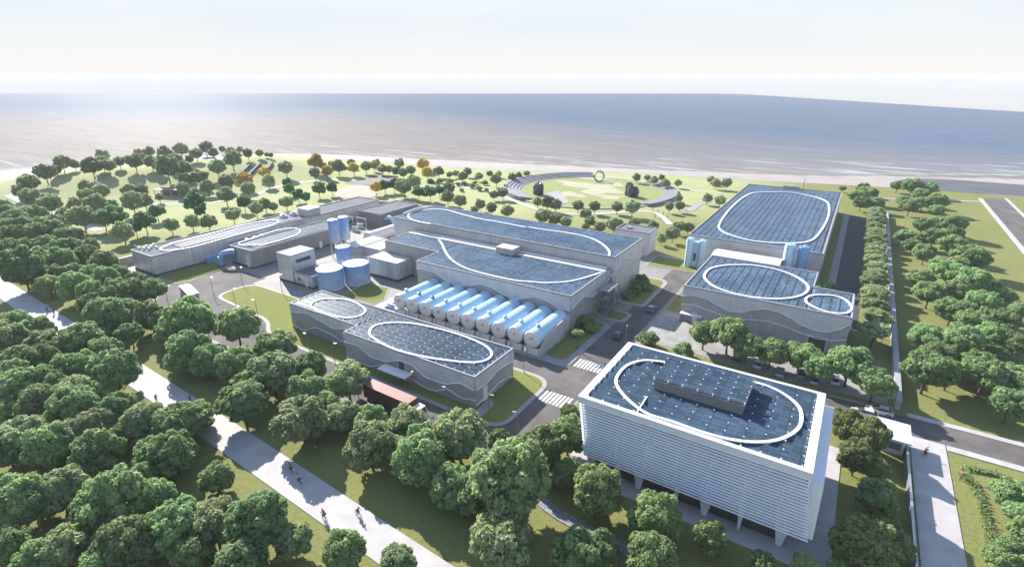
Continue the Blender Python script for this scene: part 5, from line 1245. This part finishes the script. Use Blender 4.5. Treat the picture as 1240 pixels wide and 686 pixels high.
# ------------------------------------------------------------------ vehicles
def loft_body(secs):
    """secs: (x, half width, z bottom, z top)"""
    mb = MB(); vs = []
    for x, w, zb, zt in secs: vs += [(x, -w, zb), (x, w, zb), (x, w * 1.0, (zb + zt) / 2), (x, w * .9, zt), (x, -w * .9, zt), (x, -w * 1.0, (zb + zt) / 2)]
    fs = []
    for i in range(len(secs) - 1):
        for k in range(6): fs.append((6 * i + k, 6 * i + 6 + k, 6 * i + 6 + (k + 1) % 6, 6 * i + (k + 1) % 6))
    fs += [tuple(range(6)), tuple(range(6 * len(secs) - 1, 6 * len(secs) - 7, -1))]
    return mb.add(vs, fs)
def wheel(parent, x, y, r, w):
    mb = MB(); n = 16; vs = []
    for yy, rr in ((-w / 2, r * .9), (-w / 2 * .8, r), (w / 2 * .8, r), (w / 2, r * .9)):
        for k in range(n): vs.append((x + rr * math.cos(2 * math.pi * k / n), y + yy, r + rr * math.sin(2 * math.pi * k / n)))
    fs = [(i * n + k, i * n + (k + 1) % n, (i + 1) * n + (k + 1) % n, (i + 1) * n + k) for i in range(3) for k in range(n)] + [tuple(range(n - 1, -1, -1)), tuple(3 * n + k for k in range(n))]
    mb.add(vs, fs); o = mb.build('wheel', M['rubber'], parent)
    mb = MB(); q = [2 * math.pi * k / 12 for k in range(12)]; s_ = 1 if y > 0 else -1
    mb.add([(x + .6 * r * math.cos(a), y + s_ * (w / 2 + .012), r + .6 * r * math.sin(a)) for a in q], [tuple(range(12)) if s_ < 0 else tuple(range(11, -1, -1))]); mb.build('rim', M['metal'], o)
def car(px, py, rz, label, col, z=.07):
    x, y = at(px, py); T = thing('parked_car' if z > .07 else 'car', label, 'car', (x, y, z), rz)
    pm = simple('car_paint_' + str(len(bpy.data.materials)), col, .25, .3, var=.02, spec=.7)
    loft_body([(-2.2, .78, .42, .78), (-2.1, .86, .25, .92), (-1.2, .9, .2, .98), (.7, .9, .2, .96), (1.5, .88, .22, .84), (2.1, .82, .26, .68), (2.25, .7, .36, .55)]).build('body', pm, T)
    loft_body([(-1.95, .7, .93, .97), (-1.45, .74, .93, 1.38), (-.2, .76, .93, 1.46), (.35, .74, .93, 1.38), (1.15, .7, .86, .92)]).build('window', M['glass_dark'], T)
    mb = MB(); mb.box(-1.35, .15, -.62, .62, 1.44, 1.49); mb.build('roof', pm, T)
    for a in (-1.35, 1.4):
        for b in (-.82, .82): wheel(T, a, b, .33, .22)
    for b in (-.58, .58):
        mb = MB(); mb.box(2.14, 2.235, b - .16, b + .16, .5, .62); mb.build('headlight', M['white'], T)
        mb = MB(); mb.box(-2.215, -2.12, b - .16, b + .16, .62, .76); mb.build('tail_light', M['red_sheet'], T)
car(748, 408, R_(100), 'dark car catching the light on the main road beside the upper crosswalk', (.05, .055, .065))
car(789, 376, R_(90), 'blue-grey car driving on the far stretch of the main road', (.12, .18, .26))
for i, (px, py, c, lb) in enumerate(((893, 434, (.05, .05, .06), 'black car parked under the second lot tree'), (918, 443, (.45, .46, .48), 'silver car parked between the third and fourth lot trees'), (944, 453, (.25, .36, .48), 'pale blue car parked under the fourth lot tree'), (971, 455, (.10, .2, .34), 'blue car parked behind the fifth lot tree'), (986, 462, (.35, .37, .4), 'grey car parked under the sixth lot tree'), (1010, 462, (.6, .6, .6), 'white car parked left of the seventh lot tree'))):
    car(px, py, R_(90 + (i % 3) * 4 - 4), lb, c, .08)
car(1046, 503, R_(182), 'white car on the gate road just left of the gatehouse', (.7, .7, .72))
car(1064, 500, R_(182), 'lilac-grey car passing behind the gatehouse roof', (.5, .5, .56))
def lorry(x, y, rz, label, L_, wid, h, box, side, roofm, cabm):
    T = thing('lorry', label, 'lorry', (x, y, .06), rz)
    mb = MB(); mb.box(-L_ / 2, L_ / 2, -wid / 2, wid / 2, 1.05, h); mb.build('cargo_box', M[side], T)
    mb = MB(); mb.box(-L_ / 2 - .03, L_ / 2 + .03, -wid / 2 - .03, wid / 2 + .03, h + .01, h + .1); mb.build('box_roof', M[roofm], T)
    mb = MB(); mb.box(-L_ / 2, L_ / 2 + 2.0, -.5, .5, .65, 1.0); mb.build('chassis', M['dark'], T)
    xc = L_ / 2 + .55
    cab = MB(); cab.add([(xc, -wid / 2 + .05, .5), (xc + 2.0, -wid / 2 + .05, .5), (xc + 2.0, wid / 2 - .05, .5), (xc, wid / 2 - .05, .5), (xc, -wid / 2 + .05, 2.9), (xc + 1.55, -wid / 2 + .12, 2.9), (xc + 1.55, wid / 2 - .12, 2.9), (xc, wid / 2 - .05, 2.9), (xc + 2.0, -wid / 2 + .05, 1.7), (xc + 2.0, wid / 2 - .05, 1.7)],
        [(3, 2, 1, 0), (4, 5, 6, 7), (0, 1, 8, 5, 4), (1, 2, 9, 8), (8, 9, 6, 5), (2, 3, 7, 6, 9), (3, 0, 4, 7)]); c = cab.build('cab', M[cabm], T)
    w = MB(); w.add([(xc + 2.0 - .04 * 0 + .012, -wid / 2 + .3, 1.85), (xc + 2.012, wid / 2 - .3, 1.85), (xc + 1.66, wid / 2 - .3, 2.75), (xc + 1.66, -wid / 2 + .3, 2.75)], [(0, 1, 2, 3)]); w.build('windscreen', M['glass_dark'], c)
    for s_ in (-1, 1):
        w = MB(); yb = s_ * (wid / 2 - .03); w.add([(xc + .5, yb, 1.75), (xc + 1.6, yb, 1.75), (xc + 1.4, yb - s_ * .03, 2.6), (xc + .5, yb - s_ * .03, 2.6)], [(0, 1, 2, 3)]); w.build('window', M['glass_dark'], c)
        mb = MB(); mb.box(xc + 1.98, xc + 2.05, s_ * .8 - .16, s_ * .8 + .16, .75, .95); mb.build('headlight', M['white'], T)
        for a in (-L_ / 2 + 1.2, -L_ / 2 + 2.4, xc + 1.0): wheel(T, a, s_ * (wid / 2 - .18), .5, .3)
xr, yr = -67.0, 61.5
lorry(xr, yr, R_(-1), 'long lorry with a brick-red box trailer and white cab beside the near building', 12.0, 2.5, 3.7, 'red_sheet', 'red_dark', 'red_sheet', 'white')
lorry(-153.0, 69.6, R_(166), 'white-roofed box lorry standing alone on the asphalt left of the big lawn', 8.6, 2.5, 3.2, 'white', 'conc', 'white', 'white')
# ------------------------------------------------------------------ people and bicycles
def skin_figure(edges, joints, sub=1):
    names = list(joints); me_ = bpy.data.meshes.new('fig')
    me_.from_pydata([joints[n][0] for n in names], [(names.index(a), names.index(b)) for a, b in edges], [])
    o = link(bpy.data.objects.new('fig_tmp', me_)); md = o.modifiers.new('s', 'SKIN')
    for i, n in enumerate(names):
        r = joints[n][1]; v = me_.skin_vertices[0].data[i]; v.radius = (r, r) if not isinstance(r, tuple) else r; v.use_root = (i == 0)
    m2 = o.modifiers.new('u', 'SUBSURF'); m2.levels = sub; m2.render_levels = sub
    dg = bpy.context.evaluated_depsgraph_get(); dg.update()
    out = bpy.data.meshes.new_from_object(o.evaluated_get(dg)); bpy.data.objects.remove(o)
    out.polygons.foreach_set('use_smooth', [True] * len(out.polygons)); return out
EDG = [('hip', 'waist'), ('waist', 'chest'), ('chest', 'neck'), ('neck', 'head'), ('head', 'crown')] + [e for s in 'LR' for e in (('hip', 'hp' + s), ('hp' + s, 'kn' + s), ('kn' + s, 'an' + s), ('an' + s, 'to' + s), ('chest', 'sh' + s), ('sh' + s, 'el' + s), ('el' + s, 'wr' + s), ('wr' + s, 'hd' + s))]
def body(pose):
    J = {'hip': ((0, 0, .95), .14), 'waist': ((0, 0, 1.1), .125), 'chest': ((.0, 0, 1.32), .15), 'neck': ((.02, 0, 1.5), .055), 'head': ((.05, 0, 1.63), .095), 'crown': ((.045, 0, 1.71), .085)}
    if pose == 'walk':
        for s, sg in (('L', 1), ('R', -1)):
            J.update({'hp' + s: ((0, .09 * sg, .9), .095), 'kn' + s: ((.12 * sg + .03, .1 * sg, .5), .065), 'an' + s: ((.2 * sg - .04, .1 * sg, .09), .045), 'to' + s: ((.2 * sg + .12, .1 * sg, .04), .04), 'sh' + s: ((0, .19 * sg, 1.4), .065), 'el' + s: ((-.12 * sg, .24 * sg, 1.14), .048), 'wr' + s: ((-.14 * sg + .08, .24 * sg, .9), .036), 'hd' + s: ((-.14 * sg + .1, .24 * sg, .82), .035)})
    else:
        J.update({'hip': ((-.18, 0, .98), .14), 'waist': ((-.08, 0, 1.12), .125), 'chest': ((.1, 0, 1.32), .15), 'neck': ((.22, 0, 1.47), .055), 'head': ((.29, 0, 1.58), .095), 'crown': ((.3, 0, 1.67), .085)})
        for s, sg in (('L', 1), ('R', -1)):
            kz = .1 * sg
            J.update({'hp' + s: ((-.15, .1 * sg, .93), .095), 'kn' + s: ((.2, .12 * sg, .68 + kz), .065), 'an' + s: ((.05 + .08 * sg, .11 * sg, .3 + kz), .045), 'to' + s: ((.2 + .08 * sg, .11 * sg, .24 + kz), .04), 'sh' + s: ((.13, .19 * sg, 1.38), .065), 'el' + s: ((.3, .25 * sg, 1.18), .048), 'wr' + s: ((.5, .23 * sg, 1.07), .036), 'hd' + s: ((.57, .22 * sg, 1.04), .035)})
    return J
def grown(J, names, k):
    return {n: (J[n][0], J[n][1] * k) for n in names}
FIG = {}
for pose in ('walk', 'ride'):
    J = body(pose); FIG[pose, 'body'] = skin_figure(EDG, J)
    top = ['waist', 'chest', 'shL', 'shR', 'elL', 'elR']; FIG[pose, 'shirt'] = skin_figure([('waist', 'chest'), ('chest', 'shL'), ('chest', 'shR'), ('shL', 'elL'), ('shR', 'elR')], grown(J, top, 1.22))
    leg = ['hip', 'hpL', 'hpR', 'knL', 'knR', 'anL', 'anR']; FIG[pose, 'trousers'] = skin_figure([('hip', 'hpL'), ('hip', 'hpR'), ('hpL', 'knL'), ('hpR', 'knR'), ('knL', 'anL'), ('knR', 'anR')], grown(J, leg, 1.22))
    FIG[pose, 'body'].materials.append(M['skin'])
    bm = bmesh.new(); bmesh.ops.create_uvsphere(bm, u_segments=12, v_segments=8, radius=.125); h = J['crown'][0]
    for v in bm.verts: v.co = Vector((h[0] - .015 + v.co.x * .95, h[1] + v.co.y * .85, h[2] + .0 + max(v.co.z, -.05) * .85))
    me_ = bpy.data.meshes.new('hair'); bm.to_mesh(me_); bm.free(); FIG[pose, 'hair'] = me_
def person(pose, x, y, rz, label, shirt, trousers, hair=(.03, .02, .015), z=.09, group=None):
    T = thing('person', label, 'person', (x, y, z), rz, group)
    for nm, c in (('body', None), ('shirt', shirt), ('trousers', trousers), ('hair', hair)):
        me_ = FIG[pose, nm].copy() if c else FIG[pose, nm]; 
        if c: me_.materials.clear(); me_.materials.append(cloth(nm + '_cloth', c))
        o = link(bpy.data.objects.new(nm, me_)); o.parent = T
    return T
def bicycle(x, y, rz, label, col, z=.09):
    T = thing('bicycle', label, 'bicycle', (x, y, z), rz, 'bicycles on the promenade')
    fm = simple('bike_paint', col, .4, .2)
    for a in (-.52, .52):
        mb = MB(); mb.tube([(a + .33 * math.cos(q), 0, .345 + .33 * math.sin(q)) for q in np.linspace(0, 2 * math.pi, 21)[:-1]], .022, 6, True); w = mb.build('wheel', M['rubber'], T)
        mb = MB()
        for k in range(4): q = k * math.pi / 4; mb.tube([(a + .32 * math.cos(q), 0, .345 + .32 * math.sin(q)), (a - .32 * math.cos(q), 0, .345 - .32 * math.sin(q))], .006, 4)
        mb.build('spokes', M['metal'], w)
    mb = MB()
    for p in ([(-.52, 0, .345), (-.02, 0, .3)], [(-.02, 0, .3), (-.2, 0, .8)], [(-.2, 0, .78), (.36, 0, .82)], [(-.02, 0, .3), (.38, 0, .74)], [(.52, 0, .345), (.34, 0, .95)], [(-.52, 0, .345), (-.2, 0, .78)]): mb.tube(p, .022, 6)
    mb.build('frame', fm, T)
    mb = MB(); mb.tube([(.55, -.26, 1.0), (.38, -.12, 1.0), (.36, .12, 1.0), (.55, .26, 1.0)], .018, 6); mb.build('handlebar', M['metal'], T)
    mb = MB(); mb.lathe((-.21, 0), [(.04, .8), (.12, .84), (.1, .88)], 10); mb.build('saddle', M['rubber'], T)
    mb = MB(); mb.tube([(-.02, -.1, .3), (-.02, .1, .3)], .03, 6); mb.tube([(.1, .09, .4), (.1, .17, .4)], .03, 6); mb.tube([(-.1, -.09, .22), (-.1, -.17, .22)], .03, 6); mb.build('pedals', M['metal'], T)
rides = [(66, 381, 'navy shirt', (.04, .06, .14), 'at the far end of the promenade'), (172, 446, 'grey shirt', (.12, .12, .13), 'in tree shadow halfway up the promenade'), (190, 486, 'brown shirt', (.12, .06, .04), 'on the left side of the promenade'), (353, 571, 'dark red shirt', (.22, .05, .04), 'on the right edge of the promenade shade'), (363, 585, 'white and teal shirt', (.35, .42, .42), 'inside the round tree shadow on the promenade'), (393, 628, 'red shirt', (.30, .06, .05), 'nearest on the left of the promenade'), (434, 624, 'black shirt', (.05, .03, .04), 'nearest on the right of the promenade')]
for px, py, cn, c, w in rides:
    x, y = at(px, py); rz = R_(172 if px % 2 else -6) + math.pi * 0
    bicycle(x, y, rz, f'bicycle under the {cn} {w}', (.05, .05, .06))
    person('ride', x, y, rz, f'cyclist in a {cn} {w}', c, (.05, .05, .07), group='people on the promenade')
for px, py, cn, c, w in ((58, 378, 'dark shirt', (.06, .05, .07), 'walking left of the farthest cyclist on the promenade'), (165, 441, 'purple shirt', (.14, .08, .14), 'walking in the shadow beside the grey cyclist'), (231, 487, 'pink shirt', (.40, .16, .18), 'walking in the shaded right edge of the promenade')):
    x, y = at(px, py); person('walk', x, y, R_(175), f'person in a {cn} {w}', c, (.06, .06, .09), group='people on the promenade')
x, y = at(1119, 552)
bicycle(x, y, R_(60), 'red bicycle ridden on the pale gate path in the gatehouse shadow', (.35, .06, .05), .11); person('ride', x, y, R_(60), 'cyclist in a red jacket on the pale gate path in the gatehouse shadow', (.32, .07, .06), (.05, .05, .07), z=.11)
x, y = at(1162, 580); person('walk', x, y, R_(40), 'person in an orange shirt standing on the meadow beside the gate path', (.5, .17, .05), (.10, .07, .05), z=.0)
for i, (px, py, c, cn) in enumerate(((790, 256, (.5, .2, .08), 'orange'), (797, 258, (.45, .12, .1), 'red'), (803, 261, (.55, .4, .1), 'yellow'), (800, 267, (.5, .5, .5), 'white'), (808, 265, (.4, .15, .1), 'rust'), (793, 264, (.1, .15, .4), 'blue'))):
    x, y = at(px, py); person('walk', x, y, i * 1.1, f'tiny visitor in {cn} among those on the path right of the round park', c, (.08, .08, .1), z=.1, group='visitors by the round park')
# ------------------------------------------------------------------ light, sky, camera
SUN_EL, SUN_AZ = R_(30), R_(155)          # direction towards the sun in site axes
sd = Vector((math.cos(SUN_AZ) * math.cos(SUN_EL), math.sin(SUN_AZ) * math.cos(SUN_EL), math.sin(SUN_EL)))
L = bpy.data.lights.new('sun', 'SUN'); L.energy = 4.9; L.angle = R_(0.53); L.color = (1.0, .955, .885)
lo = link(bpy.data.objects.new('sun', L)); lo.rotation_euler = (-sd).to_track_quat('-Z', 'Y').to_euler(); lo.location = sd * 300
w = bpy.data.worlds.new('World'); scene.world = w; w.use_nodes = True; nt = w.node_tree
bg = nt.nodes['Background']; sky = nt.nodes.new('ShaderNodeTexSky'); sky.sky_type = 'NISHITA'; sky.sun_disc = False
sky.sun_elevation = SUN_EL; sky.sun_rotation = math.pi / 2 - SUN_AZ
sky.altitude = 0; sky.air_density = 1.0; sky.dust_density = 0.4; sky.ozone_density = 1.6
# a bright veil of thin haze cloud low in the sky, thinning upwards into the blue
tc = nt.nodes.new('ShaderNodeTexCoord'); sep = nt.nodes.new('ShaderNodeSeparateXYZ'); nt.links.new(tc.outputs['Generated'], sep.inputs[0])
mr = nt.nodes.new('ShaderNodeMapRange'); mr.interpolation_type = 'SMOOTHSTEP'
mr.inputs[1].default_value = 0.08; mr.inputs[2].default_value = 0.5; mr.inputs[3].default_value = 1.0; mr.inputs[4].default_value = 0.05
nt.links.new(sep.outputs[2], mr.inputs[0])
veil = nt.nodes.new('ShaderNodeMix'); veil.data_type = 'RGBA'; cl = nt.nodes.new('ShaderNodeMapping'); cl.inputs['Scale'].default_value = (2.0, 2.0, 14.0); nt.links.new(tc.outputs['Generated'], cl.inputs[0])
cn = nt.nodes.new('ShaderNodeTexNoise'); cn.inputs['Scale'].default_value = 1.6; cn.inputs['Detail'].default_value = 6; nt.links.new(cl.outputs[0], cn.inputs[0])
cr = nt.nodes.new('ShaderNodeValToRGB'); cr.color_ramp.elements[0].position = .38; cr.color_ramp.elements[0].color = (2.3, 2.5, 2.7, 1); cr.color_ramp.elements[1].position = .66; cr.color_ramp.elements[1].color = (2.48, 2.63, 2.76, 1)
nt.links.new(cn.outputs[0], cr.inputs[0]); wm = nt.nodes.new('ShaderNodeMapRange'); wm.inputs[1].default_value = 0.0; wm.inputs[2].default_value = 0.09; nt.links.new(sep.outputs[2], wm.inputs[0])
wx = nt.nodes.new('ShaderNodeMix'); wx.data_type = 'RGBA'; wx.inputs[6].default_value = (2.75, 2.69, 2.58, 1); nt.links.new(wm.outputs[0], wx.inputs[0]); nt.links.new(cr.outputs[0], wx.inputs[7])
nt.links.new(wx.outputs[2], veil.inputs[7])
nt.links.new(mr.outputs[0], veil.inputs[0])
nt.links.new(sky.outputs[0], veil.inputs[6]); nt.links.new(veil.outputs[2], bg.inputs[0]); bg.inputs[1].default_value = 0.132
mb = MB(); mb.box(-16500, 16500, -16500, 16500, -9.5, 63.0)
hm = bpy.data.materials.new('haze_air'); hm.use_nodes = True; hn = hm.node_tree
hn.nodes.remove(hn.nodes['Principled BSDF']); pv = hn.nodes.new('ShaderNodeVolumePrincipled')
pv.inputs['Color'].default_value = (.70, .715, .74, 1); pv.inputs['Density'].default_value = 0.00017; pv.inputs['Anisotropy'].default_value = 0.0
hn.links.new(pv.outputs[0], hn.nodes['Material Output'].inputs['Volume'])
hz = mb.build('haze', hm); hz['kind'] = 'stuff'
cam = bpy.data.cameras.new('camera'); cam.sensor_width = 36; cam.sensor_fit = 'HORIZONTAL'; cam.lens = F / W0 * 36
cam.clip_start = 1; cam.clip_end = 60000
co = link(bpy.data.objects.new('camera', cam)); co.location = (0, 0, CH); co.rotation_euler = (math.pi / 2 - PITCH, 0, ANG)
scene.camera = co
scene.render.engine = 'CYCLES'
vs_ = scene.view_settings; vs_.view_transform = 'Standard'; vs_.look = 'None'; vs_.exposure = 1.42; vs_.gamma = 1; vs_.use_curve_mapping = False
